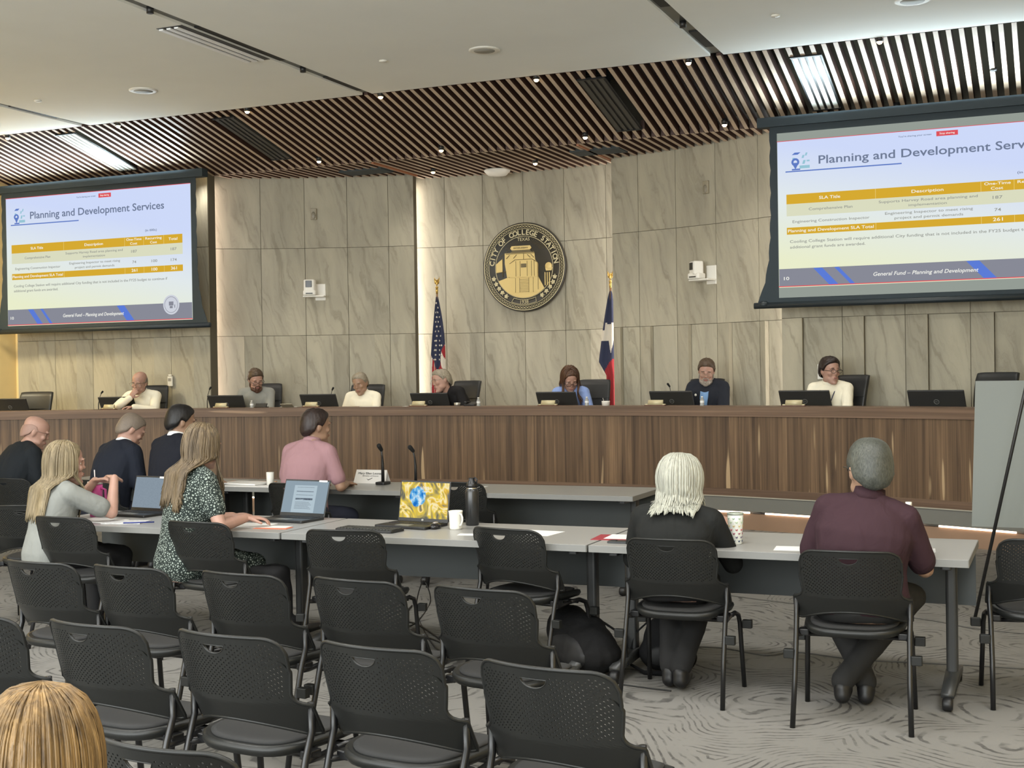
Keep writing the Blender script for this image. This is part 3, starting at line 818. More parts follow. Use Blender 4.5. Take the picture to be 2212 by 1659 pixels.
# ------------------------------------------------------------------ projection screens
def flat(mb, x0, z0, x1, z1, y, t=.001, sk=0):
    """thin raised rectangle facing the audience; sk shears the top sideways"""
    vs = [(x0, y, z0), (x1, y, z0), (x1 + sk, y, z1), (x0 + sk, y, z1), (x0, y + t, z0), (x1, y + t, z0), (x1 + sk, y + t, z1), (x0 + sk, y + t, z1)]
    mb.smooth = False
    mb.add(vs, [(0, 1, 2, 3), (5, 4, 7, 6), (1, 5, 6, 2), (4, 0, 3, 7), (3, 2, 6, 7), (4, 5, 1, 0)])
def m_slide(name, k):
    n = NT(name); tc = n.n('ShaderNodeTexCoord'); sp = n.n('ShaderNodeSeparateXYZ', {0: tc.outputs['Generated']})
    f = n.math('MULTIPLY_ADD', sp.outputs[0], .35, sp.outputs[2])
    c = n.ramp(f, [(.2, lin((236, 240, 206))), (.62, lin((228, 236, 238))), (1.0, lin((208, 220, 252)))])
    e = n.n('ShaderNodeEmission', {'Color': c, 'Strength': k * 2 ** -EXPO}); n.t.links.new(e.outputs[0], n.out.inputs[0]); return n.m
DIM = 2 ** -EXPO
EM = lambda nm, c, s=1.0: emis(nm, c, s * DIM)
E_TXT = EM('slide_text', (112, 124, 150)); E_GRY = EM('slide_grey_text', (150, 152, 146)); E_GOLD = EM('slide_gold', (214, 170, 50)); E_WHT = EM('slide_white', (246, 246, 238))
E_ROW = EM('slide_row', (218, 220, 192)); E_FOOT = EM('slide_footer', (136, 138, 150)); E_BLU = EM('slide_blue', (92, 124, 214)); E_BLU2 = EM('slide_line', (96, 124, 196)); E_RED = EM('slide_red', (222, 84, 92))
E_TEAL = EM('slide_icon_teal', (150, 196, 212)); E_LET = EM('slide_letterbox', (148, 156, 148)); E_SEAL = EM('slide_seal', (206, 210, 220)); E_PALEGOLD = EM('slide_divider', (232, 204, 120))
FABB = mat('screen_black_border', (30, 44, 52), .7)
def screen(x0, x1, z0, z1, sz0, sz1, label, seal, bright):
    """x0..x1 fabric; slide between heights sz0 and sz1"""
    y = 13.5
    t = thing('projection_screen', label, 'screen', ((x0 + x1) / 2, y, z0 - .1))
    inv = T(-(x0 + x1) / 2, -y, -(z0 - .1))
    class Q(MB):
        pass
    def fin(q, nm, m, par=t):
        q.v = [tuple(inv @ Vector(p)) for p in q.v]; return q.build(nm, m, par)
    W = x1 - x0; H = sz1 - sz0
    X = lambda u: x0 + u * W
    Z = lambda v: sz1 - v * H
    q = MB()   # black border with tab-tensioned, gently scalloped sides
    n = 24; L = []; Rr = []
    zt, zb = z1 + .09, z0 - .07
    for i in range(n + 1):
        z = zb + (zt - zb) * i / n; fl = .16 * (1 - i / n) ** 6 + .012 * abs(math.sin(i * PI / 3)); L.append((x0 - .07 - fl, z)); Rr.append((x1 + .07 + fl, z))
    pts = [(a, b) for a, b in L[::-1]] + [(a, b) for a, b in Rr]
    q.prism([(a, b) for a, b in pts], 0, .004, M=Matrix.Translation((0, y + .006, 0)) @ Matrix.Rotation(PI / 2, 4, 'X')); fin(q, 'border_fabric', FABB)
    q = MB(); flat(q, x0, z0, x1, z1, y, .002); fin(q, 'screen_fabric', E_LET)
    q = MB(); q.tube([(x0 - .26, y, z0 - .075), (x1 + .26, y, z0 - .075)], .032, 10); q.tube([(x0 - .2, y - .001, z0 - .065), (x0 - .12, y - .001, z0 - .065)], .036, 8); fin(q, 'weight_bar', mat('screen_bar', (30, 40, 46), .5))
    q = MB(); q.box(((x0 + x1) / 2, y + .03, z1 + .12), (W + .4, .12, .1)); fin(q, 'housing', FABB)
    q = MB(); flat(q, X(0) + .004, Z(1), X(1) - .004, Z(0), y - .002, .001); s = fin(q, 'projected_slide', m_slide('slide_background', bright))
    def sub(nm, m, fn):
        q = MB(); fn(q); return fin(q, nm, m, s)
    F = lambda q, u0, v0, u1, v1, d=.004, sk=0: flat(q, X(u0), Z(v1), X(u1), Z(v0), y - d, .001, sk)
    def TX(q, txt, u0, u1, v, h, d=.006, shear=0, bold=.008):
        q.text(txt, (u1 - u0) * W, h * H, Matrix.Translation((X((u0 + u1) / 2), y - d, Z(v))) @ Matrix.Rotation(PI / 2, 4, 'X'), .0004, True, shear=shear, bold=bold)
    def title(q):
        TX(q, 'Planning and Development Services', .14, .865, .148, .055, bold=.012)
    sub('slide_title', E_TXT, title)
    sub('title_rule', E_BLU2, lambda q: F(q, .028, .208, .41, .216))
    def icon(q):
        q.torus((0, 0, 0), .03, .011, M=Matrix.Translation((X(.062), y - .006, Z(.15))) @ Matrix.Rotation(PI / 2, 4, 'X'), n=16, m=6)
        vs = [(X(.062) - .036, Z(.155)), (X(.062), Z(.2)), (X(.062) + .036, Z(.155))]
        q.add([(a, y - .006, b) for a, b in vs] + [(a, y - .005, b) for a, b in vs], [(0, 1, 2), (5, 4, 3), (0, 3, 4, 1), (1, 4, 5, 2), (2, 5, 3, 0)])
        F(q, .05, .085, .07, .1, .005, .03); F(q, .05, .195, .078, .205, .005)
    sub('map_icon', E_BLU2, icon)
    def icon2(q):
        F(q, .083, .105, .09, .125, .005, .01); F(q, .094, .09, .1, .11, .005, .01); F(q, .10, .14, .11, .15, .005); F(q, .085, .14, .093, .165, .005, .012); F(q, .076, .175, .11, .195, .0035); F(q, .052, .12, .06, .135, .0035)
    sub('map_icon_detail', E_TEAL, icon2)
    sub('unit_note', E_TXT, lambda q: TX(q, '(in 000s)', .765, .825, .325, .016))
    def gold(q): F(q, .03, .367, .955, .433); F(q, .03, .593, .955, .640)
    sub('table_header', E_GOLD, gold)
    sub('table_row', E_ROW, lambda q: F(q, .03, .434, .955, .515, .0035))
    def div(q):
        for u in (.325, .655, .755, .86): F(q, u - .0008, .367, u + .0008, .433, .005); F(q, u - .0008, .593, u + .0008, .64, .005)
    sub('table_divider', E_PALEGOLD, div)
    def wt(q):
        TX(q, 'SLA Title', .14, .21, .402, .02); TX(q, 'Description', .44, .54, .402, .02)
        TX(q, 'One-Time', .665, .745, .385, .018); TX(q, 'Cost', .685, .722, .416, .018); TX(q, 'Recurring', .765, .85, .385, .018); TX(q, 'Cost', .79, .825, .416, .018); TX(q, 'Total', .885, .93, .40, .02)
        TX(q, 'Planning and Development SLA Total', .034, .318, .617, .02); TX(q, '261', .69, .72, .617, .022); TX(q, '100', .795, .825, .617, .022); TX(q, '361', .895, .925, .617, .022)
    sub('header_lettering', E_WHT, wt)
    def gt(q):
        TX(q, 'Comprehensive Plan', .105, .25, .475, .018); TX(q, 'Supports Harvey Road area planning and', .335, .645, .458, .017); TX(q, 'implementation', .43, .55, .49, .016)
        TX(q, 'Engineering Construction Inspector', .05, .305, .555, .018); TX(q, 'Engineering Inspector to meet rising', .355, .63, .537, .017); TX(q, 'project and permit demands', .385, .6, .57, .017)
        TX(q, '187', .69, .72, .475, .02); TX(q, '187', .895, .925, .475, .02); TX(q, '74', .695, .715, .555, .02); TX(q, '100', .795, .825, .555, .02); TX(q, '174', .895, .925, .555, .02)
        TX(q, 'Cooling College Station will require additional City funding that is not included in the FY25 budget to continue if', .04, .875, .69, .019)
        TX(q, 'additional grant funds are awarded.', .04, .29, .728, .019)
    sub('body_lettering', E_GRY, gt)
    sub('footer_band', E_FOOT, lambda q: F(q, .002, .873, .998, .994, .0035))
    def ft(q): F(q, .17, .875, .20, .99, .0045, -.16); F(q, .24, .875, .255, .99, .0045, -.16); F(q, .66, .875, .70, .99, .0045, -.16)
    sub('footer_stripe', E_BLU, ft)
    def fl(q): TX(q, 'General Fund \u2013 Planning and Development', .315, .645, .935, .025, .006, .25); TX(q, '10', .018, .036, .94, .022)
    sub('footer_lettering', E_WHT, fl)
    def rl(q): F(q, .0, .990, 1, .996, .006); F(q, .0, .0, 1, .004, .006); F(q, .52, .02, .587, .052)
    sub('sharing_bar', E_RED, rl)
    sub('sharing_lettering', E_WHT, lambda q: TX(q, 'Stop sharing', .53, .577, .036, .012))
    sub('sharing_note', E_TXT, lambda q: TX(q, "You're sharing your screen", .40, .505, .036, .011))
    if seal:
        def sl(q): q.lathe([(.001, 0), (.125, 0), (.125, .001), (.001, .001)], n=40, M=Matrix.Translation((X(.893), y - .006, Z(.885))) @ Matrix.Rotation(PI / 2, 4, 'X'))
        sub('slide_seal', E_SEAL, sl)
        def sl2(q):
            M_ = Matrix.Translation((X(.893), y - .008, Z(.885))) @ Matrix.Rotation(PI / 2, 4, 'X')
            q.torus((0, 0, 0), .1, .003, M=M_, n=32, m=4); q.box((0, .015, 0), (.07, .05, .001), M_); q.box((0, -.03, 0), (.045, .03, .001), M_); q.box((.055, -.02, 0), (.012, .04, .001), M_)
        sub('slide_seal_drawing', E_FOOT, sl2)
    return t
screen(-13.10, -10.07, 2.385, 4.105, 2.385, 4.105, 'projection screen showing the complete budget slide with round seal', True, .97)
screen(-2.685, .35, 2.385, 4.09, 2.49, 4.006, 'projection screen whose slide is cropped by the picture edge', False, .97)

# ------------------------------------------------------------------ city seal
SEALD = mat('seal_dark', (52, 50, 44), .5); SEALG = mat('seal_gold', (208, 184, 122), .42, metal=.25); SEALG2 = mat('seal_light_gold', (196, 186, 150), .45, metal=.15); SEALM = mat('seal_line', (100, 88, 56), .5)
seal = thing('city_seal', 'round dark and gold city seal with locomotive on the stone wall', 'wall emblem', (-6.45, 15.71, 3.03))
SM = Matrix.Rotation(PI / 2, 4, 'X')
m = MB(); m.lathe([(.001, -.05), (.55, -.05), (.585, -.03), (.585, .0), (.575, .012), (.56, .012), (.555, .004), (.001, .004)], n=72, M=SM); m.build('disc', SEALD, seal)
def sring(q, R, r, z=.006, a0=0, a1=2 * PI): q.torus((0, 0, z), R, r, M=SM, n=72, m=6, a0=a0, a1=a1)
q = MB(); sring(q, .562, .006, .012); sring(q, .502, .004); sring(q, .405, .0045)
for ph in (0, PI):   # twisted rope band
    rings = []
    q.tube([SM @ Vector(((.532 + .012 * math.sin(a * 40 + ph)) * math.cos(a), (.532 + .012 * math.sin(a * 40 + ph)) * math.sin(a), .007)) for a in [2 * PI * k / 480 for k in range(481)]], .0035, 4)
q.build('rope_border', SEALG2, seal)
q = MB(); s_ = 'CITY OF COLLEGE STATION'
a0, a1 = R_(172), R_(8)
for i, ch in enumerate(s_):
    if ch == ' ': continue
    a = a0 + (a1 - a0) * i / (len(s_) - 1)
    q.text(ch, .07, .066, SM @ rotm(z=a - PI / 2) @ T(0, .452, .010), .004, False, bold=.018)
q.text('1938', .14, .045, SM @ T(0, -.457, .008), .003, False)
q.build('lettering', SEALG2, seal)
q = MB()   # date cartouche
pts = []
for a in [R_(d) for d in range(-112, -67, 3)]: pts.append(SM @ Vector((.487 * math.cos(a), .487 * math.sin(a), .007)))
for a in [R_(d) for d in range(-68, -113, -3)]: pts.append(SM @ Vector((.427 * math.cos(a), .427 * math.sin(a), .007)))
q.tube(pts + [pts[0]], .004, 5); q.text('TEXAS', .2, .042, SM @ T(0, .362, .012), .003, False)
for s in (-1, 1):   # flower sprays
    for k in range(5):
        a = R_(-90 + s * (34 + k * 9.5)); c = (.452 * math.cos(a), .452 * math.sin(a))
        for j in range(5):
            b = 2 * PI * j / 5 + k; q.ell((c[0] + .017 * math.cos(b), c[1] + .017 * math.sin(b), .008), (.014 * abs(math.cos(b)) + .006, .014 * abs(math.sin(b)) + .006, .004), M=SM, nu=8, nv=5)
q.build('flower_border', SEALG2, seal)
# inner picture: locomotive head-on with water tower
def sp(q, pts, z0=.004, z1=.012): q.prism(pts, z0, z1, SM)
q = MB()
sp(q, [(-.24, -.13), (.20, -.13), (.20, .04), (.16, .09), (.15, .19), (-.27, .19), (-.27, .05)][::1])
inner = [(.40 * math.cos(a), .40 * math.sin(a)) for a in [R_(d) for d in range(203, 322, 7)]]
sp(q, [(-.36, -.17)] + inner + [(.20, -.13), (-.2, -.12)])
sp(q, [(-.395, -.06), (-.30, -.05), (-.30, .12), (-.345, .09), (-.395, .05)])
q.build('locomotive', SEALG, seal)
q = MB(); sp(q, [(-.12, -.15), (.13, -.15), (.22, -.2), (.22, -.33), (-.17, -.33), (-.17, -.2)], .012, .016); sp(q, [(-.13, -.13), (.19, -.13), (.19, .05), (.12, .09), (-.12, .09), (-.2, .04), (-.2, -.13)], .012, .02)
sp(q, [(.30, -.02), (.40, -.02), (.385, -.06), (.31, -.06)]); q.ell((.345, .0, .006), (.05, .05, .01), M=SM, nu=16, nv=8)
for xx in (.29, .32, .35): sp(q, [(xx, -.25), (xx + .012, -.25), (xx + .012, -.08), (xx, -.08)])
sp(q, [(-.17, .225), (.09, .225), (.11, .25), (.09, .28), (-.17, .28), (-.19, .25)]); q.build('locomotive_front', SEALG, seal)
q = MB()
def ln(q, a, b, r=.0035, z=.02): q.tube([SM @ Vector((a[0], a[1], z)), SM @ Vector((b[0], b[1], z))], r, 4)
for k in range(9): ln(q, (-.055, -.16 - k * .02), (.065, -.16 - k * .02), .002, .018)
for xx in (-.06, .07, -.12, .13): ln(q, (xx, -.33), (xx, -.14), .0025, .018)
for xx in (-.11, -.05, .05, .11, .15): ln(q, (xx, -.12), (xx, .08), .003, .022)
ln(q, (-.2, .05), (-.12, .1)); ln(q, (-.12, .1), (.12, .1)); ln(q, (.12, .1), (.19, .06)); ln(q, (-.25, .18), (.15, .18), .004, .014); ln(q, (0, .18), (0, .1), .003)
for xx in (-.2, -.1, .05, .1): ln(q, (xx, .165), (xx + .045 * (1 if xx < 0 else -1) * -1, .12), .004, .016)
q.box((.0, .02, .022), (.075, .05, .004), SM); sp(q, [(-.19, .195), (.12, .195), (.09, .22), (-.15, .22)], .008, .018); q.text('INTERURBAN', .2, .022, SM @ T(-.04, .252, .014), .002, True)
ln(q, (-.3, -.12), (-.3, .13), .006, .012); ln(q, (-.39, -.065), (-.25, -.05), .004, .014); q.build('engraved_line', SEALM, seal)
q = MB()
for k in range(26):
    a = R_(12 + k * 6.2); ln(q, (.03 + .17 * math.cos(a) * 1.1, .21 + .11 * math.sin(a)), (.03 + .32 * math.cos(a) * .95, .21 + .155 * math.sin(a)), .0014, .006)
ln(q, (-.385, .11), (-.19, .24), .003, .007); ln(q, (.11, .24), (.16, .17), .003, .01); ln(q, (.2, .05), (.2, -.3), .003, .018); q.build('sun_rays', SEALM, seal)

# ------------------------------------------------------------------ things on the stone walls
def wallpt(px_, py_, R, out=.02):
    r = fw + rt2 * ((px_ - CX) / F_) - up2 * ((py_ - CY) / F_)
    A = r.x ** 2 + r.y ** 2; B = 2 * (-CXR * r.x - CYF * r.y); C = CXR ** 2 + CYF ** 2 - R * R
    t = (-B + math.sqrt(B * B - 4 * A * C)) / (2 * A); p = Vector((0, 0, CH)) + r * t
    nrm = Vector((CXR - p.x, CYF - p.y, 0)).normalized(); return p + nrm * out, math.atan2(nrm.x, -nrm.y)
def ptz(px_, py_, lab, turn):
    p, a = wallpt(px_, py_, R_FL, .0)
    t = thing('ptz_camera', lab, 'camera', p, a)
    m = MB(); m.rbox((.12, -.01, -.06), (.14, .02, .22), .01, axis='z'); m.rbox((.05, -.09, -.12), (.28, .18, .02), .01); m.build('wall_bracket', WHITEPL, t)
    m = MB(); m.rbox((0, -.14, -.075), (.17, .15, .07), .03); m.build('camera_base', WHITEPL, t)
    h = MB(); Mh = T(0, -.14, .02) @ rotm(z=turn); h.rbox((0, 0, 0), (.15, .13, .16), .03, M=Mh); hd = h.build('camera_head', WHITEPL, t)
    l = MB(); l.rbox((0, -.066, .02), (.085, .012, .085), .01, M=Mh, axis='z'); l.build('lens_window', mat('lens_black', (16, 17, 18), .2), hd)
    l = MB(); l.box((0, -.22, -.085), (.09, .012, .012)); l.build('status_slot', BLACK, t)
ptz(673, 622, 'white wall camera left of the seal, lens towards the hall', -.1)
ptz(1520, 584, 'white wall camera right of the seal on its bracket', -.5)
for (a, b, lab) in ((678, 463, 'small beige wall sensor above the wall camera left of the seal'), (1527, 405, 'small grey wall sensor above the wall camera right of the seal')):
    p, an = wallpt(a, b, R_FL, .02); t = thing('wall_sensor', lab, 'sensor', p, an)
    m = MB(); m.rbox((0, 0, 0), (.08, .04, .15), .01); m.build('sensor_case', mat('sensor_grey', (150, 142, 122), .5), t)
    m = MB(); m.ell((0, -.02, -.02), (.03, .012, .05)); m.build('sensor_window', mat('sensor_window', (132, 126, 110), .4), t)
t = thing('thermostat', 'small white wall thermostat beside the man resting chin on hand', 'thermostat', aty(368, 822, 13.97))
m = MB(); m.rbox((0, 0, -.01), (.075, .03, .13), .008); m.rbox((0, 0, .07), (.05, .03, .02), .008); m.build('thermostat_case', WHITEPL, t)
m = MB(); m.box((0, -.017, .01), (.045, .004, .04)); m.build('display', GREYPL, t)
t = thing('wall_switch', 'white wall plate just behind the man with lanyard', 'switch', aty(1773, 803, 13.97))
m = MB(); m.rbox((0, 0, 0), (.07, .012, .16), .006); m.build('switch_plate', WHITEPL, t); m = MB(); m.rbox((0, -.01, 0), (.03, .01, .06), .004); m.build('rocker', WHITEPL, t)
t = thing('exit_sign', 'red exit sign cut by the left edge of the photo', 'sign', (-13.42, 13.18, 3.13))
m = MB(); m.rbox((0, 0, 0), (.05, .36, .22), .01); m.build('sign_case', WHITEPL, t)
m = MB(); m.text('EXIT', .28, .13, T(.028, 0, 0) @ Matrix.Rotation(PI / 2, 4, 'Z') @ Matrix.Rotation(PI / 2, 4, 'X'), .002); m.build('lettering', emis('exit_red', (230, 50, 50), 1.0), t)

# ------------------------------------------------------------------ flags
def m_usflag():
    n = NT('national_flag_cloth'); tc = n.n('ShaderNodeTexCoord'); sp_ = n.n('ShaderNodeSeparateXYZ', {0: tc.outputs['UV']}); U, V = sp_.outputs[0], sp_.outputs[1]
    # V runs down 0..1; stripes slant on the hoist and fly folds
    st = n.math('FRACT', n.math('MULTIPLY', n.math('ADD', U, 0.0), 6.5))
    stripe = n.math('GREATER_THAN', st, .5)
    red = n.mix(stripe, lin((206, 198, 186)), lin((156, 36, 44)))
    # canton
    can = n.math('LESS_THAN', V, .0)
    cx_ = n.math('FRACT', n.math('MULTIPLY', U, 8.0)); row = n.math('FRACT', n.math('MULTIPLY', V, 9.0))
    n.base(red); n.b.inputs['Roughness'].default_value = .8
    return n.m
FLAG_M = [mat('flag_blue', (38, 44, 70), .8), mat('flag_red', (150, 34, 42), .8), mat('flag_white', (208, 200, 186), .8)]
POLEM = mat('flag_pole_wood', (120, 86, 48), .4); GOLD = mat('gold_finial', (206, 172, 96), .3, metal=.8)
def flag_surface(zt, zb, prof, folds, colour, ns=70, nz=90, dd=.05):
    """prof(t)->(x0,x1) silhouette at height fraction t from the top; colour(s,t)->material index"""
    q = MB(); fr = []; bk = []
    for j in range(nz + 1):
        t = j / nz; x0, x1 = prof(t); z = zt + (zb - zt) * t
        for i in range(ns + 1):
            s = i / ns; x = x0 + (x1 - x0) * s
            y = -dd * (.35 + .65 * t) * math.sin(PI * s) - .022 * (.3 + t) * math.sin(s * folds * PI + t * 1.5)
            fr.append((x, y, z)); bk.append((x, abs(dd) * (.2 + .5 * t) * math.sin(PI * s) + .004, z))
    q.v = fr + bk; N = (ns + 1) * (nz + 1)
    for j in range(nz):
        for i in range(ns):
            a = j * (ns + 1) + i; c = colour((i + .5) / ns, (j + .5) / nz)
            q.f.append((a, a + ns + 1, a + ns + 2, a + 1)); q.mi.append(c); q.sm.append(True)
            b = a + N; q.f.append((b, b + 1, b + ns + 2, b + ns + 1)); q.mi.append(c); q.sm.append(True)
    return q
def flag_pole(t, eagle):
    m = MB(); m.tube([(0, 0, .5), (0, 0, 2.72)], .013, 10); m.build('pole', POLEM, t)
    m = MB(); m.lathe([(.001, .5), (.16, .5), (.16, .52), (.05, .56), (.03, .62), (.001, .62)], n=24); m.build('base', GOLD, t)
    m = MB(); m.lathe([(.001, 2.70), (.014, 2.70), (.018, 2.74), (.014, 2.77), (.001, 2.77)], n=12); m.lathe([(.001, 2.76), (.02, 2.775), (.02, 2.79), (.001, 2.80)], n=12)
    m.ell((0, 0, 2.835), (.014, .014, .035)); m.ell((.008, -.012, 2.875), (.010, .014, .012))
    for s in (-1, 1): m.loft([[(s * .008, 0, 2.82), (s * .008, .01, 2.82), (s * .008, .01, 2.86), (s * .008, 0, 2.86)], [(s * .03, .0, 2.83), (s * .03, .006, 2.83), (s * .03, .006, 2.905), (s * .03, 0, 2.905)], [(s * .038, 0, 2.87), (s * .038, .003, 2.87), (s * .038, .003, 2.915), (s * .038, 0, 2.915)]])
    m.build('eagle_finial', GOLD, t)
t = thing('national_flag', 'furled stars and stripes flag on a pole with gold eagle', 'flag', (-7.50, 15.25, 0))
flag_pole(t, True)
def us_prof(k): return (-.012 - .10 * min(1, k * 1.9) ** .8 + .0 * k, .012 + .16 * k ** .9 + .03 * math.sin(k * 6))
def us_col(s, k):
    lim = .46 + .10 * (1 - abs(s - .55) * 2.2)
    if k < lim and not (s > .72 and k > .36 + (1 - s) * .3): return 0
    if s > .5: c = k * 9.5 - (s - .5) * 3.2
    else: c = s * 8 + k * 1.5
    return 1 if (c % 2) < 1 else 2
flag_surface(2.66, .95, us_prof, 5, us_col).build('flag_cloth', FLAG_M, t)
q = MB()
random.seed(3)
for j in range(13):
    k = .05 + j * .036
    x0, x1 = us_prof(k)
    cnt = 1 if j < 2 else 2 if j < 8 else 3
    for i in range(cnt):
        s = (.25 + .55 * (i + .5) / cnt + (.1 if j % 2 else -.08)); x = x0 + (x1 - x0) * s; z = 2.66 - 1.71 * k
        y = -.05 * (.35 + .65 * k) * math.sin(PI * s) - .022 * (.3 + k) * math.sin(s * 5 * PI + k * 1.5) - .003
        pts = []
        for a in range(10):
            r = .017 if a % 2 == 0 else .008; b = PI / 2 + a * PI / 5; pts.append((x + r * math.cos(b), -(-z) * 0 + r * math.sin(b)))
        q.add([(p[0], y, z + p[1]) for p in pts] + [(p[0], y + .002, z + p[1]) for p in pts], [tuple(range(10)), tuple(range(19, 9, -1))] + [(a, 10 + a, 10 + (a + 1) % 10, (a + 1) % 10) for a in range(10)])
q.build('star', FLAG_M[2], t)['kind'] = 'stuff'
t = thing('state_flag', 'furled blue, white and red Texas flag half behind the stone wall edge', 'flag', (-5.207, 15.53, 0)); flag_pole(t, True)
def tx_prof(k): return (-.01 - .155 * min(1, k / .52) ** .75 + .10 * max(0, min(1, (k - .52) / .1)), .012 + .08 * k ** .5)
def tx_col(s, k):
    if k > .60 - .12 * s: return 1
    if .25 < k < .37: return 2 if not (k < .29 and s < .2) else 0
    if .37 <= k < .46 and abs(s - .72) < .16 * (1 - (k - .37) / .09): return 2
    if .20 < k <= .25 and abs(s - .55) > .9 * (.25 - k) / .05: return 2 if s > .2 else 0
    return 0
flag_surface(2.66, .95, tx_prof, 3, tx_col).build('flag_cloth', FLAG_M, t)

# ------------------------------------------------------------------ things on the dais
LEA = mat('black_leather', (34, 35, 36), .42, spec=.45, bump=.05, bscale=120)
def exec_chair(name, label, px_, w=.5, rz=0, top=1.575, back=.78):
    """leather chair behind the dais; px_ = picture column of its middle"""
    r = fw + rt2 * ((px_ - CX) / F_); Rr = DR + back
    A = r.x ** 2 + r.y ** 2; B = 2 * (-DCX * r.x - DCY * r.y); C = DCX ** 2 + DCY ** 2 - (Rr + .35) ** 2
    k = (-B + math.sqrt(B * B - 4 * A * C)) / (2 * A); x, y = r.x * k, r.y * k
    th = math.atan2(x - DCX, y - DCY)
    t = thing(name, label, 'chair', (x, y, .5), -th + PI + R_(rz), 'executive chairs behind the dais')
    # local +y = forward (towards audience after the half turn)
    H = top - .5
    rings = []
    for i in range(9):
        f = i / 8; z = .50 + (H - .50) * f
        ww = (w / 2) * (.86 + .14 * math.sin(min(1, f * 1.1) * PI / 2)) if f < .95 else w / 2 * .97
        yb = -.05 - .10 * f + .03 * math.sin(f * PI); cu = .05
        ring = []
        for a in range(24):
            an = 2 * PI * a / 24; c, s = math.cos(an), math.sin(an); xx = math.copysign(abs(c) ** .35, c) * ww; yy = math.copysign(abs(s) ** .5, s) * .035
            ring.append((xx, yb + yy + cu * (abs(xx) / .25) ** 2, z - (.012 * (abs(xx) / ww) ** 6 if f > .9 else 0)))
        rings.append(ring)
    m = MB(); m.loft(rings); m.build('backrest', LEA, t)
    m = MB(); m.rbox((0, -.03, H - .22), (w * .94, .012, .006), .004); m.build('seam', BLACK, t)
    m = MB(); m.rbox((0, .2, .46), (.5, .5, .09), .08, 6); m.build('seat', LEA, t)
    for s in (-1, 1):
        m = MB(); m.rbox((s * .28, .16, .68), (.06, .28, .03), .02); m.tube([(s * .28, .06, .67), (s * .28, .06, .5), (s * .22, .12, .43)], .014, 8); m.tube([(s * .28, .24, .67), (s * .28, .22, .5), (s * .22, .2, .43)], .014, 8); m.build('armrest', BLACK, t)
    m = MB(); m.tube([(0, .15, .43), (0, .15, .1)], .03, 12)
    for k_ in range(5):
        a = 2 * PI * k_ / 5; m.tube([(0, .15, .11), (.28 * math.cos(a), .15 + .28 * math.sin(a), .075)], .018, 8)
    m.build('base', BLACK, t)
    for k_ in range(5):
        a = 2 * PI * k_ / 5; m = MB(); m.ell((.28 * math.cos(a), .15 + .28 * math.sin(a), .028), .028); m.build('caster', BLACK, t)
    return t
exec_chair('executive_chair', 'empty leather chair at the far left end of the dais', 72, .44, -6, 1.50, .40)
exec_chair('executive_chair', 'leather chair behind the balding man resting his chin', 330, .36, 8, 1.56, .42)
exec_chair('executive_chair', 'leather chair behind the bearded man in grey shirt', 580, .34, 16, 1.56)
exec_chair('executive_chair', 'leather chair behind the grey-haired man in white shirt, arms down', 790, .46, 4, 1.53)
exec_chair('executive_chair', 'leather chair behind the man leaning over in black', 1000, .40, -10, 1.56)
exec_chair('executive_chair', 'leather chair behind the woman in blue blouse', 1280, .40, 12, 1.555)
exec_chair('executive_chair', 'leather chair behind the bearded man in navy blazer', 1521, .42, 4, 1.55)
exec_chair('executive_chair', 'leather chair behind the man wearing a lanyard', 1830, .38, -8, 1.575, .42)
exec_chair('executive_chair', 'tall empty leather chair beside the easel board', 2143, .44, -4, 1.585, .40)
MONB = mat('monitor_black', (40, 41, 41), .5); MONR = mat('monitor_mark', (112, 114, 112), .4)
def dpos(px_, dr):
    r = fw + rt2 * ((px_ - CX) / F_); Rr = DR + dr
    A = r.x ** 2 + r.y ** 2; B = 2 * (-DCX * r.x - DCY * r.y); C = DCX ** 2 + DCY ** 2 - Rr ** 2
    k = (-B + math.sqrt(B * B - 4 * A * C)) / (2 * A); return r.x * k, r.y * k
ZD = 1.2702; ZW = 1.1605
def monitor(px_, label, yaw=None, w=.50):
    x, y = dpos(px_, .46)
    th = math.atan2(x - DCX, y - DCY) if yaw is None else yaw
    t = thing('desktop_monitor', label, 'monitor', (x, y, ZW), -th * .5, 'monitors along the dais')
    # local: back faces -y (audience), leaned so that the top edge comes towards the audience
    tilt = Matrix.Rotation(R_(28), 4, 'X')   # top towards -y
    Mt = T(0, .10, .004) @ tilt
    m = MB(); m.rbox((0, 0, .145), (w, .022, .29), .012, 3, Mt)
    m.build('monitor_shell', MONB, t)
    m = MB(); m.box((0, .0125, .15), (w - .02, .002, .27), Mt); m.build('monitor_screen', mat('monitor_glow', (150, 165, 180), .3), t)
    m = MB(); m.torus((0, 0, 0), .024, .0028, M=Mt @ T(0, -.0125, .17) @ Matrix.Rotation(PI / 2, 4, 'X'), n=24, m=5); m.text('DELL', .034, .011, Mt @ T(0, -.0125, .17) @ Matrix.Rotation(PI / 2, 4, 'X'), .001); m.build('maker_mark', MONR, t)
    m = MB(); m.rbox((0, .12, .004), (.2, .16, .008), .02); m.rbox((0, .14, .05), (.05, .03, .1), .01); m.build('stand', BLACK, t)
    return t
for px_, l in ((20, 'black desktop monitor cut by the left edge, first on the dais'), (252, 'black monitor in front of the man resting his chin'), (488, 'black monitor in front of the bearded man in grey'), (688, 'black monitor beside the grey-haired man in white'),
               (928, 'black monitor in front of the leaning man in black'), (1202, 'black monitor in front of the woman in blue'), (1450, 'black monitor beside the man in navy blazer'), (1738, 'black monitor in front of the man with lanyard'), (2022, 'black monitor at the unoccupied place near the easel board')):
    monitor(px_, l, w=.54 if px_ > 1600 else .5)
PLATE = mat('name_plate_brass', (196, 186, 150), .4, metal=.15); PBASE = mat('plate_base', (92, 50, 40), .4)
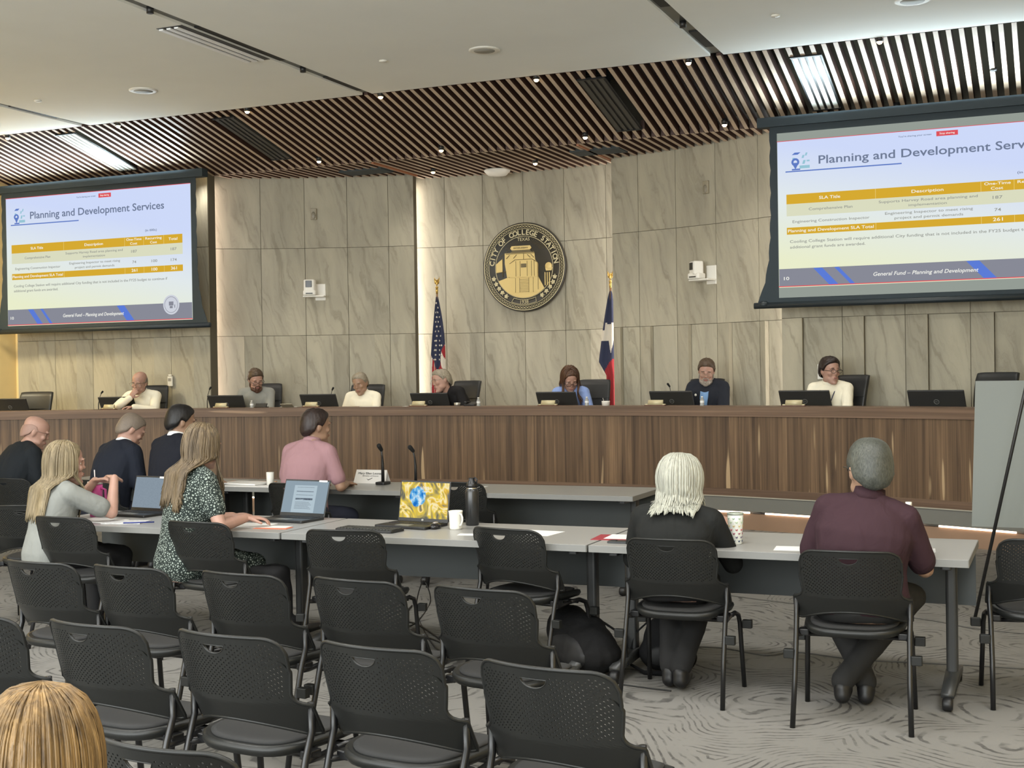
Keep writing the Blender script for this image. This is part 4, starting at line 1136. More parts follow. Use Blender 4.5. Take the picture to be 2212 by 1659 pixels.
def nameplate(px_, label):
    x, y = dpos(px_, .10); t = thing('name_plate', label, 'name plate', (x, y, 1.2702 if False else 1.2705), -.1, 'name plates on the dais')
    m = MB(); m.rbox((0, 0, .004), (.24, .07, .008), .01); m.build('plate_base', PBASE, t)
    m = MB(); m.loft([[(-.085, -.02, .008), (.085, -.02, .008), (.085, .02, .008), (-.085, .02, .008)], [(-.085, .005, .062), (.085, .005, .062), (.085, .018, .062), (-.085, .018, .062)]]); m.smooth = False; m.build('plate', PLATE, t)
    m = MB(); m.rbox((.10, .0, .014), (.03, .03, .012), .004); m.rbox((-.10, .0, .014), (.03, .03, .012), .004); m.build('end_cap', PLATE, t)
for px_, l in ((234, 'cream name plate below the monitor of the chin-resting man'), (476, 'brass name plate below the monitor of the bearded man in grey'), (671, 'brass name plate below the monitor beside the man in white'), (903, 'brass name plate before the leaning man in black'), (1183, 'brass name plate before the woman in blue'), (1415, 'brass name plate before the man in navy blazer'), (1714, 'brass name plate before the man with lanyard')): nameplate(px_, l)
def gooseneck(x, y, z, h, label, lean=(.03, 0), head=.014, group=None, r=.004):
    t = thing('gooseneck_microphone', label, 'microphone', (x, y, z), 0, group)
    m = MB(); m.rbox((0, 0, .012), (.09, .12, .024), .015); m.build('base', BLACK, t)
    m = MB(); m.tube([(0, 0, .02), (0, 0, h * .55), (lean[0] * .35, lean[1] * .35, h * .8), (lean[0], lean[1], h)], [r * 1.6, r * 1.5, r, r], 8); m.build('neck', BLACK, t)
    m = MB(); a = Vector((lean[0], lean[1], h)); d = Vector((lean[0] * .6, lean[1] * .6 - .01, .02)).normalized(); m.cap(a, a + d * head * 2.6, head * .8, head, 12); m.build('windscreen', mat('mic_foam', (20, 20, 20), .9), t)
    return t
for px_, l, ln_ in ((212, 'thin gooseneck microphone behind the monitor of the chin-resting man', (.05, 0)), (447, 'thin gooseneck microphone against the lit stone beside bearded man', (.04, 0)), (713, 'gooseneck microphone head peeking over the monitor beside the man in white', (.03, 0)), (1450, 'gooseneck microphone head over the monitor of the man in navy blazer', (-.02, 0))):
    x, y = dpos(px_, .66); gooseneck(x, y, ZW, .31 if px_ != 447 else .34, l, ln_, .013, 'microphones on the dais')
def small_bottle(x, y, z, label, h=.12, r=.022, m_=None, lab='water bottle'):
    t = thing('water_bottle', label, 'bottle', (x, y, z))
    m = MB(); m.lathe([(.001, 0), (r, 0), (r * 1.02, h * .1), (r * .95, h * .3), (r, h * .5), (r * .95, h * .66), (r * .45, h * .84), (r * .42, h * .9), (.001, h * .9)], n=16); b = m.build('bottle_body', m_ or mat('clear_bottle_plastic', (214, 216, 212), .15, trans=.6), t)
    m = MB(); m.lathe([(.001, h * .88), (r * .5, h * .88), (r * .5, h), (.001, h)], n=14); m.build('bottle_cap', WHITEPL, t)
    m = MB(); m.lathe([(r * 1.03, h * .32), (r * 1.03, h * .55)], n=16, cap=False); m.build('bottle_label', mat('bottle_label', (224, 226, 226), .5), t)
x, y = dpos(543, .12); small_bottle(x, y, 1.2702, 'small clear bottle before the bearded man in grey', .09)
x, y = dpos(1033, .12); small_bottle(x, y, 1.2702, 'small clear water bottle beside the leaning man in black', .10)
x, y = dpos(1267, .12); small_bottle(x, y, 1.2702, 'small water bottle touching the sleeve of the woman in blue', .10)
x, y = dpos(1516, .12); small_bottle(x, y, 1.2702, 'small white bottle before the blue shirt of man in blazer', .10)
x, y = dpos(987, .13); t = thing('tin_cup', 'short silver cup before the leaning man in black', 'cup', (x, y, 1.2702)); m = MB(); m.lathe([(.001, 0), (.035, 0), (.038, .04), (.034, .04), (.03, .004), (.001, .004)], n=20); m.build('cup_body', mat('tin_silver', (190, 190, 182), .3, metal=.8), t)
x, y = dpos(1308, .13); t = thing('paper_cup', 'white cup with a spoon beside the Texas flag', 'cup', (x, y, 1.2702)); m = MB(); m.lathe([(.001, 0), (.042, 0), (.046, .045), (.046, .052), (.001, .052)], n=20); m.build('cup_body', WHITEPL, t); m = MB(); m.tube([(-.02, 0, .04), (-.035, 0, .085)], .004, 6); m.build('spoon', GREYPL, t)
x, y = dpos(562, .2); t = thing('tablet_computer', 'dark tablet propped in front of the bearded man in grey', 'tablet', (x, y, ZD)); m = MB(); m.rbox((0, 0, .03), (.17, .012, .05), .005, M=rotm(x=-.5)); m.rbox((0, 0.02, .005), (.17, .07, .008), .003); m.build('tablet_body', BLACK, t)
x, y = dpos(622, .14); t = thing('laptop', 'low grey laptop lid between the bearded man and the man in white', 'laptop', (x, y, ZD)); m = MB(); m.rbox((0, 0, .03), (.17, .008, .075), .003, M=rotm(x=.9)); m.build('lid', mat('laptop_silver', (150, 144, 126), .4, metal=.4), t); m = MB(); m.rbox((0, .08, .004), (.24, .16, .008), .003); m.build('laptop_base', GREYPL, t)
x, y = dpos(1018, .2); t = thing('desk_telephone', 'black desk telephone beside the leaning man in black', 'telephone', (x, y, ZD)); m = MB(); m.rbox((0, 0, .02), (.14, .14, .03), .01, M=rotm(x=.2)); m.build('phone_base', BLACK, t); m = MB(); m.rbox((-.05, 0, .045), (.035, .14, .02), .008); m.build('handset', BLACK, t)
for px_, l in ((345 - 120, 'black folder lying under the cream name plate'), (800, 'white sheet of paper in front of the man in white'), (876, 'small white card beside the brass plate of the leaning man')):
    x, y = dpos(px_, .11); m = MB(); m.box((x, y, 1.2715), (.25 if px_ < 850 else .05, .10, .002), rz=.1); o = m.build('paper_sheet' if px_ != 225 else 'folder', WHITEPL if px_ != 225 else BLACK); tag(o, l, 'paper' if px_ != 225 else 'folder')

# ------------------------------------------------------------------ things on the tables
ZT = .7402
PAPER = mat('white_paper', (226, 224, 220), .8); PRINTP = mat('printed_paper', (196, 196, 196), .8, var=.2, vscale=60)  # second paper is greyer with fine random mottling, as print
def sheet(name, pts, z, h, m_, label, cat):
    q = MB(); q.prism(pts, z, z + h); return tag(q.build(name, m_), label, cat)
def quad(c, w, d, rz):
    c_ = math.cos(rz); s_ = math.sin(rz); return [(c[0] + x * c_ - y * s_, c[1] + x * s_ + y * c_) for x, y in ((-w / 2, -d / 2), (w / 2, -d / 2), (w / 2, d / 2), (-w / 2, d / 2))]
def scr_mat(name, base, kind):
    n = NT(name); tc = n.n('ShaderNodeTexCoord'); UV = tc.outputs['UV']; sp_ = n.n('ShaderNodeSeparateXYZ', {0: UV}); U, V = sp_.outputs[0], sp_.outputs[1]
    if kind == 'doc':
        lines = n.math('GREATER_THAN', n.math('FRACT', n.math('MULTIPLY', V, 26.0)), .6)
        nz = n.noise(n.coord('UV', scale=(30, 26, 1)), 1.5, 1); ink = n.math('MULTIPLY', lines, n.ramp(nz, [(.45, 0.0), (.55, 1.0)]))
        c = n.mix(n.math('MULTIPLY', ink, .22), lin(base), lin((70, 80, 96)))
    elif kind == 'bloom':
        f = n.noise(n.coord('UV', scale=(2.2, 1.1, 1), rot=(0, 0, .7)), 1.5, 1.5, .45, 2.2)
        c = n.ramp(f, [(.30, lin((104, 106, 96))), (.40, lin((188, 170, 96))), (.47, lin((238, 206, 70))), (.53, lin((250, 238, 190))), (.60, lin((232, 190, 60))), (.70, lin((128, 126, 112)))])
        dx = n.math('MULTIPLY', n.math('SUBTRACT', U, .36), 2.6); dy = n.math('MULTIPLY', n.math('SUBTRACT', V, .6), 1.6)
        dist = n.math('SQRT', n.math('ADD', n.math('MULTIPLY', dx, dx), n.math('MULTIPLY', dy, dy)))
        nn = n.noise(n.coord('UV', scale=(6, 2.5, 1), rot=(0, 0, .5)), 2, 3)
        blue = n.ramp(nn, [(.35, lin((30, 110, 196))), (.5, lin((96, 176, 228))), (.65, lin((226, 240, 244)))])
        c = n.mix(n.ramp(n.math('ADD', dist, n.math('MULTIPLY', nn, .2)), [(.52, 1.0), (.56, 0.0)]), c, blue)
    e = n.n('ShaderNodeEmission', {'Color': c, 'Strength': DIM}); n.t.links.new(e.outputs[0], n.out.inputs[0]); return n.m
def laptop(x, y, rz, w, d, open_deg, label, body, scr, extra=None, lid_h=None, z=ZT):
    t = thing('laptop', label, 'laptop', (x, y, z), rz)
    # local: user at -y looking to +y; base then lid at the back
    m = MB(); m.rbox((0, 0, .009), (w, d, .016), .012); b = m.build('laptop_base', body, t)
    m = MB()
    for r in range(5):
        for c in range(13): m.box((-w * .42 + c * w * .07, d * .36 - r * .02, .018), (w * .06, .016, .003))
    m.build('keyboard', BLACK, b)
    m = MB(); m.box((0, -d * .28, .0175), (.1, .06, .001)); m.build('trackpad', MONR, b)
    lh = lid_h or d; Ml = T(0, d / 2 - .004, .014) @ Matrix.Rotation(R_(-(open_deg - 90)), 4, 'X')
    m = MB(); m.rbox((0, 0, lh / 2), (w, .008, lh), .004, M=Ml); l = m.build('lid', body, t)
    m = MB(); m.smooth = False; y_ = -.0052; X0, X1, Z0, Z1 = -w / 2 + .008, w / 2 - .008, .022, lh - .01
    m.add([(X0, y_, Z0), (X1, y_, Z0), (X1, y_, Z1), (X0, y_, Z1)], [(0, 1, 2, 3)], Ml, [[(0, 0), (1, 0), (1, 1), (0, 1)]]); s = m.build('display', scr, l)
    if extra: extra(Ml, s, w, lh)
    return t
LB = mat('laptop_charcoal', (52, 54, 56), .35, metal=.3); LBK = mat('laptop_black', (26, 26, 27), .4)
def ex_doc(Ml, s, w, lh):
    def b(nm, m_, *rs):
        q = MB()
        for (u0, v0, u1, v1) in rs: q.box(((u0 + u1) / 2 * w, -.0062, (v0 + v1) / 2 * lh), ((u1 - u0) * w, .0006, (v1 - v0) * lh), Ml)
        q.build(nm, m_, s)
    b('document_page', EM('page_glow', (186, 204, 214), .9), (-.26, .1, .24, .84))
    b('document_line', EM('doc_line', (120, 132, 144), .8), *[(-.2, .2 + .035 * k, .17 - .03 * (k % 3), .212 + .035 * k) for k in range(6)], (-.2, .78, .18, .79), (-.2, .66, .18, .685), (-.2, .57, .18, .582))
    b('document_bar', EM('doc_bar', (20, 30, 60), .8), (-.2, .44, .18, .49)); b('name_sticker', WHITEPL, (.26, .945, .44, .99))
laptop(-4.50, 7.0, -.10, .36, .24, 108, 'charcoal laptop showing a document page, beside the hand of the woman in patterned dress', LB, EM('laptop_grey_screen', (150, 168, 180), .9), ex_doc)
def ex_w(Ml, s, w, lh):
    q = MB(); q.text('10:09', .06, .018, Ml @ T(.0, -.006, lh * .82) @ Matrix.Rotation(PI / 2, 4, 'X'), .0003); q.text('Tuesday', .04, .007, Ml @ T(.0, -.006, lh * .73) @ Matrix.Rotation(PI / 2, 4, 'X'), .0003); q.build('clock_lettering', E_WHT, s)
    q = MB(); q.ell((0, -.006, .012), (.009, .001, .006), M=Ml); q.build('maker_mark', GREYPL, s)
laptop(-3.60, 6.92, -.14, .37, .25, 100, 'black laptop with colourful yellow and blue wallpaper', LBK, scr_mat('bloom_wallpaper', (0, 0, 0), 'bloom'), ex_w)
def ex_3(Ml, s, w, lh):
    q = MB(); q.box((w * .3, -.0062, lh * .965), (w * .35, .0006, .012), Ml); q.build('name_sticker', WHITEPL, s)
laptop(-5.70, 7.0, -.12, .36, .24, 104, 'dark laptop with pale document between the two long-haired women', LBK, scr_mat('pale_document', (136, 150, 162), 'doc'), ex_3)
t = thing('keyboard', 'black keyboard lying in front of the colourful laptop', 'keyboard', (-3.74, 6.66, ZT), -.08)
m = MB(); m.rbox((0, 0, .008), (.40, .15, .016), .02, 4); m.build('keyboard_base', LBK, t)
m = MB()
for r in range(5):
    for c in range(17): m.box((-.18 + c * .0225, .05 - r * .024, .017), (.018, .019, .005))
m.build('key', mat('worn_keys', (54, 56, 54), .4, var=.5, vscale=40), t)['kind'] = 'stuff'
t = thing('computer_mouse', 'small black mouse between colourful laptop and white mug', 'mouse', (-3.41, 6.86, ZT), .2)
m = MB(); m.ell((0, 0, .012), (.034, .055, .024)); m.v = [(a, b, max(c, 0)) for a, b, c in m.v]; m.build('mouse_body', mat('mouse_black', (24, 22, 24), .25), t); m = MB(); m.ell((.0, .01, .034), (.016, .03, .006)); m.build('silver_panel', mat('mouse_silver', (170, 166, 176), .25, metal=.6), t)
def mug(x, y, z, lab, rz):
    t = thing('coffee_mug', lab, 'mug', (x, y, z), rz); CER = mat('white_ceramic', (222, 220, 210), .25)
    m = MB(); m.lathe([(.001, 0), (.034, 0), (.037, .01), (.0405, .10), (.043, .108), (.040, .109), (.037, .10), (.033, .012), (.001, .008)], n=28); m.build('mug_body', CER, t)
    m = MB(); m.tube([(.036, 0, .09), (.055, 0, .092), (.066, 0, .075), (.066, 0, .055), (.055, 0, .03), (.036, 0, .024)], .0055, 8); m.build('handle', CER, t)
    m = MB(); m.box((-.039, -.008, .045), (.006, .012, .05)); m.build('printed_mark', BLACK, t)
mug(-3.28, 6.87, ZT, 'white mug beside the black bottle', -.5)
t = thing('drink_bottle', 'tall black metal drink bottle with carry-loop lid', 'bottle', (-3.27, 7.08, ZT))
m = MB(); m.lathe([(.001, 0), (.036, 0), (.04, .006), (.04, .20), (.034, .218), (.03, .222), (.001, .222)], n=28); m.build('bottle_body', mat('matte_black', (30, 31, 32), .3, spec=.6), t)
m = MB(); m.lathe([(.0305, .215), (.032, .218), (.032, .226), (.0305, .229)], n=28, cap=False); m.build('steel_ring', mat('steel', (190, 188, 180), .2, metal=.9), t)
m = MB(); m.lathe([(.001, .227), (.033, .227), (.035, .24), (.026, .262), (.019, .268), (.018, .285), (.001, .287)], n=24); m.build('lid', mat('lid_black', (20, 20, 21), .35), t)
m = MB(); m.tube([(.03, 0, .25), (.036, 0, .275), (.018, 0, .288)], .005, 8); m.build('carry_loop', BLACK, t)
sheet('paper_sheet', quad((-2.78, 6.84), .30, .22, -.1), ZT, .0006, PAPER, 'white sheet of paper behind the chair by the white mug', 'paper')
sheet('paper_sheet', quad((-3.10, 6.66), .12, .08, .2), ZT, .0006, PAPER, 'small white note under the white mug', 'paper')
sheet('red_folder', quad((-2.22, 6.76), .30, .23, .08), ZT, .002, mat('folder_red', (150, 52, 60), .6), 'red folder holding a white page near the white-haired woman', 'folder')
sheet('paper_sheet', quad((-2.18, 6.79), .26, .19, .06), ZT + .0021, .0006, PAPER, 'white page lying on the red folder', 'paper')
t = thing('smartphone', 'grey smartphone by the elbow of the white-haired woman', 'phone', (-2.16, 6.57, ZT), .1); m = MB(); m.rbox((0, 0, .005), (.15, .07, .009), .012); m.build('phone_body', LB, t); m = MB(); m.rbox((-.045, .012, .0105), (.035, .03, .003), .006); m.build('camera_bump', BLACK, t)
t = thing('travel_tumbler', 'tall white tumbler printed with rows of tiny animals', 'tumbler', (-1.575, 6.69, ZT))
m = MB(); m.lathe([(.001, 0), (.031, 0), (.033, .004), (.036, .06), (.0395, .118), (.041, .155), (.001, .155)], n=32); m.build('tumbler_body', mat('tumbler_white', (218, 220, 212), .25), t)
m = MB(); m.lathe([(.001, .154), (.042, .154), (.043, .158), (.043, .164), (.001, .166)], n=32); m.build('lid', mat('tumbler_lid', (176, 184, 170), .2, trans=.3), t)
for r, colr in enumerate(((52, 66, 96), (88, 70, 110), (150, 60, 90), (176, 66, 84), (200, 176, 120), (176, 196, 160), (150, 176, 150))):
    mm = mat('print_%d' % r, colr, .4); m = MB(); z = .018 + r * .0195; rad = .0335 + (z / .155) * .0078
    for k in range(8):
        a = 2 * PI * (k + .5 * (r % 2)) / 8; c = (rad * math.cos(a), rad * math.sin(a)); Mk = T(c[0], c[1], z) @ rotm(z=a)
        m.ell((0, 0, 0), (.0015, .0055, .0032), M=Mk, nu=8, nv=5); m.ell((0, .005, .003), (.0012, .0022, .0022), M=Mk, nu=6, nv=4); m.box((0, -.003, -.004), (.001, .0016, .004), Mk); m.box((0, .003, -.004), (.001, .0016, .004), Mk); m.tube([Mk @ Vector((0, -.005, .001)), Mk @ Vector((0, -.008, .005))], .0007, 4)
    m.build('animal_print', mm, t)['kind'] = 'stuff'
sheet('paper_sheet', quad((-1.24, 6.60), .22, .16, .1), ZT, .0006, PAPER, 'sheet of paper just left of the man in maroon', 'paper')
sheet('paper_sheet', quad((-.63, 6.72), .10, .14, .1), ZT, .0006, PRINTP, 'scrap of printed paper right of the maroon sleeve', 'paper')
small_bottle(-.745, 7.1, ZT, 'water bottle with white cap behind the shoulder of the man in maroon', .20, .033)
# women's papers
sheet('paper_sheet', quad((-5.72, 6.66), .30, .2, -.1), ZT, .004, PAPER, 'stack of white papers by the elbow of the blonde woman', 'paper')
sheet('notebook', quad((-5.48, 6.62), .26, .17, .25), ZT, .006, PRINTP, 'open magazine between the two women, in front of the laptop', 'notebook')
m = MB(); m.tube([(-5.42, 6.52, ZT + .010), (-5.26, 6.62, ZT + .010)], .004, 8); tag(m.build('ballpoint_pen', mat('pen_blue', (30, 46, 120), .3)), 'blue pen lying on the magazine', 'pen')
sheet('paper_sheet', quad((-4.64, 6.70), .34, .22, .05), ZT, .002, PAPER, 'white papers under the hand of the woman in patterned dress', 'paper')
sheet('paper_folder', quad((-4.38, 6.62), .22, .10, .12), ZT, .002, mat('folder_orange', (206, 120, 90), .6), 'orange-edged folder in front of the charcoal laptop', 'folder')
sheet('paper_sheet', quad((-4.41, 6.66), .22, .10, .12), ZT + .0022, .001, PAPER, 'white page on the orange-edged folder', 'paper')
t = thing('insulated_tumbler', 'pink insulated tumbler with straw held by the blonde woman', 'tumbler', (-5.93, 6.86, ZT))
m = MB(); m.lathe([(.001, 0), (.036, 0), (.038, .05), (.046, .09), (.048, .215), (.001, .215)], n=28); m.build('tumbler_body', mat('pink_coat', (206, 84, 150), .4), t); m = MB(); m.lathe([(.001, .214), (.05, .214), (.05, .232), (.001, .236)], n=28); m.build('lid', mat('pale_lid', (190, 184, 176), .3), t); m = MB(); m.tube([(.0, 0, .23), (-.004, 0, .31)], .004, 8); m.build('straw', mat('clear_straw', (214, 206, 206), .2), t)
m = MB(); m.tube([(.046, 0, .19), (.085, 0, .18), (.088, 0, .1), (.046, 0, .08)], .009, 8); m.build('handle', mat('pink_coat2', (190, 74, 136), .4), t)
# front table
t = thing('name_card', 'folded white name card on the front table behind the microphones', 'name card', (-5.36, 9.60, ZT), .0)
m = MB(); m.smooth = False; m.loft([[(-.155, -.045, 0), (.155, -.045, 0), (.155, -.043, 0), (-.155, -.043, 0)], [(-.145, 0, .112), (.145, 0, .112), (.145, .002, .112), (-.145, .002, .112)]])
m.loft([[(-.155, .045, 0), (.155, .045, 0), (.155, .047, 0), (-.155, .047, 0)], [(-.145, 0, .112), (.145, 0, .112), (.145, .002, .112), (-.145, .002, .112)]]); c_ = m.build('card', PAPER, t)
Mc = T(0, -.024, .056) @ Matrix.Rotation(R_(68), 4, 'X'); m = MB(); m.text('Mary Ellen Leonard', .24, .018, Mc @ T(0, .028, .001), .0006); m.text('Director of Finance', .15, .008, Mc @ T(0, .006, .001), .0006); m.tube([Mc @ Vector((-.03, -.018, .002)), Mc @ Vector((-.018, -.03, .002)), Mc @ Vector((.02, -.012, .002))], .002, 4); m.build('lettering', MONB, t)
gooseneck(-5.20, 9.50, ZT, .29, 'black gooseneck microphone in front of the name card', (.0, -.02), .020, 'table microphones', .009)
gooseneck(-4.92, 9.55, ZT, .28, 'black gooseneck microphone beside the name card, nearer the empty chair', (-.01, -.02), .019, 'table microphones', .008)
m = MB(); m.lathe([(.001, 0), (.03, 0), (.032, .11), (.001, .11)], (-6.12, 9.22, ZT), 20); tag(m.build('paper_cup', WHITEPL), 'white cylinder cup beside the man in the pink polo', 'cup')
for (c, w_, d_, rz, h, m_, l) in (((-6.45, 9.36), .42, .3, .1, .006, mat('manila_folder', (214, 160, 120), .7), 'manila folder on the front table behind the long-haired woman'), ((-6.38, 9.26), .4, .26, -.12, .01, PAPER, 'pile of white papers on the manila folder'), ((-6.25, 9.12), .5, .16, .03, .004, PAPER, 'white papers along the near edge of the front table'), ((-4.36, 9.46), .22, .12, .1, .001, PAPER, 'sheet of paper on the front table behind the black bottle')):
    z_ = ZT + (.0065 if 'pile' in l else 0); sheet('paper_sheet' if m_ is PAPER else 'manila_folder', quad(c, w_, d_, rz), z_, h, m_, l, 'paper' if m_ is PAPER else 'folder')

# ------------------------------------------------------------------ easel with board
t = thing('easel', 'black tripod easel holding a large grey board', 'easel', (-.05, 8.95, 0))
BRD = mat('grey_board', (110, 115, 111), .6)
L0 = Vector((-.53, 8.81, 0)); A0 = at(2212, 850, 1.0); 
top = aty(2224, 800, 9.02)
m = MB(); m.tube([(L0.x + .05, L0.y - 8.95, 0), (top.x + .05, top.y - 8.95, top.z), ((top.x - L0.x) * 1.12 + L0.x + .05, (top.y - L0.y) * 1.12 + L0.y - 8.95, top.z * 1.12)], .011, 8); m.build('leg', BLACK, t)
m = MB(); m.tube([(.66, -.14, 0), (.10, .12, 1.9)], .011, 8); m.build('leg', BLACK, t)
m = MB(); m.tube([(.1, .85, 0), (.1, .16, 1.85)], .011, 8); m.build('leg', BLACK, t)
b0 = aty(2099, 1137, 9.12); b1 = aty(2107, 823, 9.32)
t2 = thing('presentation_board', 'large blank grey board leaning on the easel', 'board', (b0.x, b0.y, b0.z))
m = MB(); W_ = 1.1; d_ = b1 - b0
m.smooth = False
m.add([(0, 0, 0), (W_, -.02, 0), (W_ + d_.x, d_.y - .02, d_.z), (d_.x, d_.y, d_.z), (0, .012, 0), (W_, -.008, 0), (W_ + d_.x, d_.y - .008, d_.z), (d_.x, d_.y + .012, d_.z)], [(0, 1, 2, 3), (5, 4, 7, 6), (1, 5, 6, 2), (4, 0, 3, 7), (3, 2, 6, 7), (4, 5, 1, 0)]); m.build('board_panel', BRD, t2)

# ------------------------------------------------------------------ bags and cords on the floor
BAG = mat('black_nylon', (24, 24, 25), .85, spec=.2, bump=.6, bscale=16, bdist=.012)
def bag(name, label, M, shape, pocket, extra=None, cat='bag'):
    q = MB()
    for c, r in shape:
        if len(c) == 4: q.rbox(c[:3], r, .06, 4)
        else: q.ell(c, r)
    t = thing(name, label, cat, M.translation, 0)
    Mr = T(*(-M.translation)) @ M
    q.v = [tuple(Mr @ Vector(p)) for p in q.v]
    link('bag_body', remeshed(q, .012, 5, .012, 9), BAG, t)
    q = MB()
    for c, r in pocket: q.ell(c, r)
    q.v = [tuple(Mr @ Vector(p)) for p in q.v]; link('front_pocket', remeshed(q, .012, 5, .008, 9), mat('dark_grey_nylon', (31, 31, 32), .65), t)
    for pts in (extra or []):
        q = MB(); q.tube([Mr @ Vector(p) for p in pts], .012, 8, flat=.3); q.build('strap', BAG, t)
    return t
bag('backpack', 'black backpack slumped on the carpet beside the white-haired woman', T(-2.47, 6.78, 0) @ rotm(z=-.75),
    [((-.14, 0, .19), (.15, .13, .14)), ((-.04, 0, .17), (.22, .15, .145)), ((.06, 0, .14), (.24, .15, .13)), ((.14, 0, .11), (.2, .14, .11)), ((.0, 0, .07), (.28, .15, .07))], [((.02, -.11, .15), (.2, .05, .07)), ((.10, -.11, .11), (.16, .05, .07))],
    [[(-.22, 0, .30), (-.25, 0, .36), (-.2, 0, .365), (-.17, 0, .31)], [(.0, .1, .27), (.2, .16, .2), (.33, .1, .08), (.3, .0, .02)]])
bag('shoulder_bag', 'black shiny shoulder bag by the feet of the white-haired woman', T(-2.02, 6.86, 0), [((0, 0, .16), (.12, .09, .15)), ((.05, 0, .08), (.14, .1, .09)), ((-.04, 0, .1), (.1, .1, .1))], [((0, -.08, .1), (.08, .03, .06))], [[(-.08, 0, .28), (-.16, -.05, .2), (-.18, -.08, .05), (-.08, -.12, .015), (.08, -.12, .015)]])
bag('dark_bag', 'black bag on the carpet between the patterned dress and empty chair', T(-4.33, 6.5, 0), [((0, 0, .27, 1), (.24, .18, .52)), ((.02, 0, .12, 1), (.29, .24, .22))], [((0, -.1, .2), (.07, .04, .12))])
m = MB(); m.ell((0, 0, 0), (.06, .05, .045)); o = link('plastic_cup_lid', remeshed(m, .01, 1, .014, 22), mat('crinkled_clear_plastic', (190, 205, 196), .12, spec=.8)); o.location = (-1.99, 6.84, .345); tag(o, 'crumpled clear plastic packet on top of the shiny shoulder bag', 'packet')
bag('brown_bag', 'brown leather bag at the left edge under the far chair', T(-6.62, 6.35, 0), [((0, 0, .18), (.2, .12, .18)), ((0, 0, .1), (.21, .14, .1))], [((0, -.1, .15), (.12, .04, .09))])
CORD = mat('black_cord', (20, 20, 20), .5); CORD2 = mat('grey_cord', (90, 88, 84), .5)
def cord(pts, lab, m_=CORD, r=.005, name='floor_cord'):
    P_ = [Vector((p[0], p[1], p[2] if len(p) > 2 else r)) for p in pts]; out = []
    for i in range(len(P_) - 1):
        p0, p1, p2, p3 = P_[max(i - 1, 0)], P_[i], P_[i + 1], P_[min(i + 2, len(P_) - 1)]
        for k in range(8):
            u = k / 8; out.append(.5 * ((2 * p1) + (-p0 + p2) * u + (2 * p0 - 5 * p1 + 4 * p2 - p3) * u * u + (-p0 + 3 * p1 - 3 * p2 + p3) * u ** 3))
    out.append(P_[-1]); q = MB(); q.tube(out, r, 6); return tag(q.build(name, m_), lab, 'cord')
A = lambda x, y: (at(x, y, 0).x, at(x, y, 0).y)
cord([A(1480, 1398), A(1560, 1401), A(1650, 1416), A(1720, 1410), A(1840, 1425), A(1960, 1432), A(2080, 1438), A(2212, 1446)], 'long thin cord across the carpet under the table of the man in maroon', CORD2, .004)
cord([A(1540, 1282), A(1640, 1296), A(1760, 1310), A(1990, 1338), A(2100, 1358), A(2230, 1372)], 'thin cord on carpet beyond the table, towards the easel foot', CORD2, .004)
cord([A(1340, 1480), A(1400, 1488), A(1450, 1494)], 'short black cord by the heel of the white-haired woman', CORD, .004)
cord([A(845, 1385), A(880, 1400), A(920, 1380), A(960, 1392), A(905, 1352), A(870, 1340), A(890, 1310)], 'tangle of black cables under the second table, inner loop', CORD, .006)
cord([A(860, 1362), A(900, 1345), A(930, 1300), (A(915, 1290)[0], A(915, 1290)[1], .12), A(900, 1320), A(940, 1400), A(1000, 1420)], 'black cable loop standing up from the cable tangle', CORD, .005)
t = thing('power_strip', 'black power strip lying in the cable tangle under the table', 'power strip', (A(880, 1368)[0], A(880, 1368)[1], .0), -.7); m = MB(); m.rbox((0, 0, .02), (.30, .05, .04), .01); m.build('strip_body', BLACK, t); m = MB(); m.box((-.05, 0, .0405), (.03, .02, .002)); m.box((.05, 0, .0405), (.03, .02, .002)); m.build('socket', MONR, t)
sheet('paper_sheet', quad((-5.40, 6.38), .0, .0, 0), 0, 0, PAPER, 'x', 'x') if False else None
# ------------------------------------------------------------------ people
def skin_mat(name, c):
    n = NT(name); f = n.noise(n.coord(), 18, 3); n.base(n.mix(f, lin(tuple(x * .93 for x in c)), lin(c))); n.b.inputs['Roughness'].default_value = .5
    n.b.inputs['Subsurface Weight'].default_value = .12; n.b.inputs['Subsurface Radius'].default_value = (.01, .004, .002); return n.m
SK = {'fair': skin_mat('fair_skin', (176, 142, 122)), 'pink': skin_mat('pink_skin', (178, 140, 124)), 'tan': skin_mat('tan_skin', (158, 126, 104))}
LIP = mat('lip', (146, 96, 88), .5); EYEW = mat('eye_white', (226, 222, 214), .3); IRIS = mat('iris', (50, 40, 34), .3)
def hair_mat(name, a, b, var=.5, scale=(70, 70, 5)):
    n = NT(name); f = n.noise(n.coord(scale=scale), 1.0, 4, .6, .3); g = n.noise(n.coord(scale=(9, 9, 2)), 1.0, 2)
    c = n.mix(n.ramp(f, [(.3, 0.0), (.7, 1.0)]), lin(a), lin(b)); c = n.mix(n.math('MULTIPLY', n.ramp(g, [(.35, 0.0), (.65, 1.0)]), var), c, lin(tuple(x * .72 for x in a)))
    n.base(c); n.b.inputs['Roughness'].default_value = .42; n.b.inputs['Specular IOR Level'].default_value = .35; n.bump(f, .5, .004); return n.m
def cloth_mat(name, c, rough=.85, var=.06, wr=.4):
    n = NT(name); f = n.noise(n.coord(), 5, 3); n.base(n.mix(f, lin(tuple(x * (1 - var) for x in c)), lin(tuple(min(255, x * (1 + var)) for x in c)))); n.b.inputs['Roughness'].default_value = rough; n.b.inputs['Specular IOR Level'].default_value = .2
    w = n.noise(n.coord(scale=(1, 1, .5), rot=(.3, .5, 0)), 11, 3, .5, 1.2); n.bump(w, wr, .02); return n.m

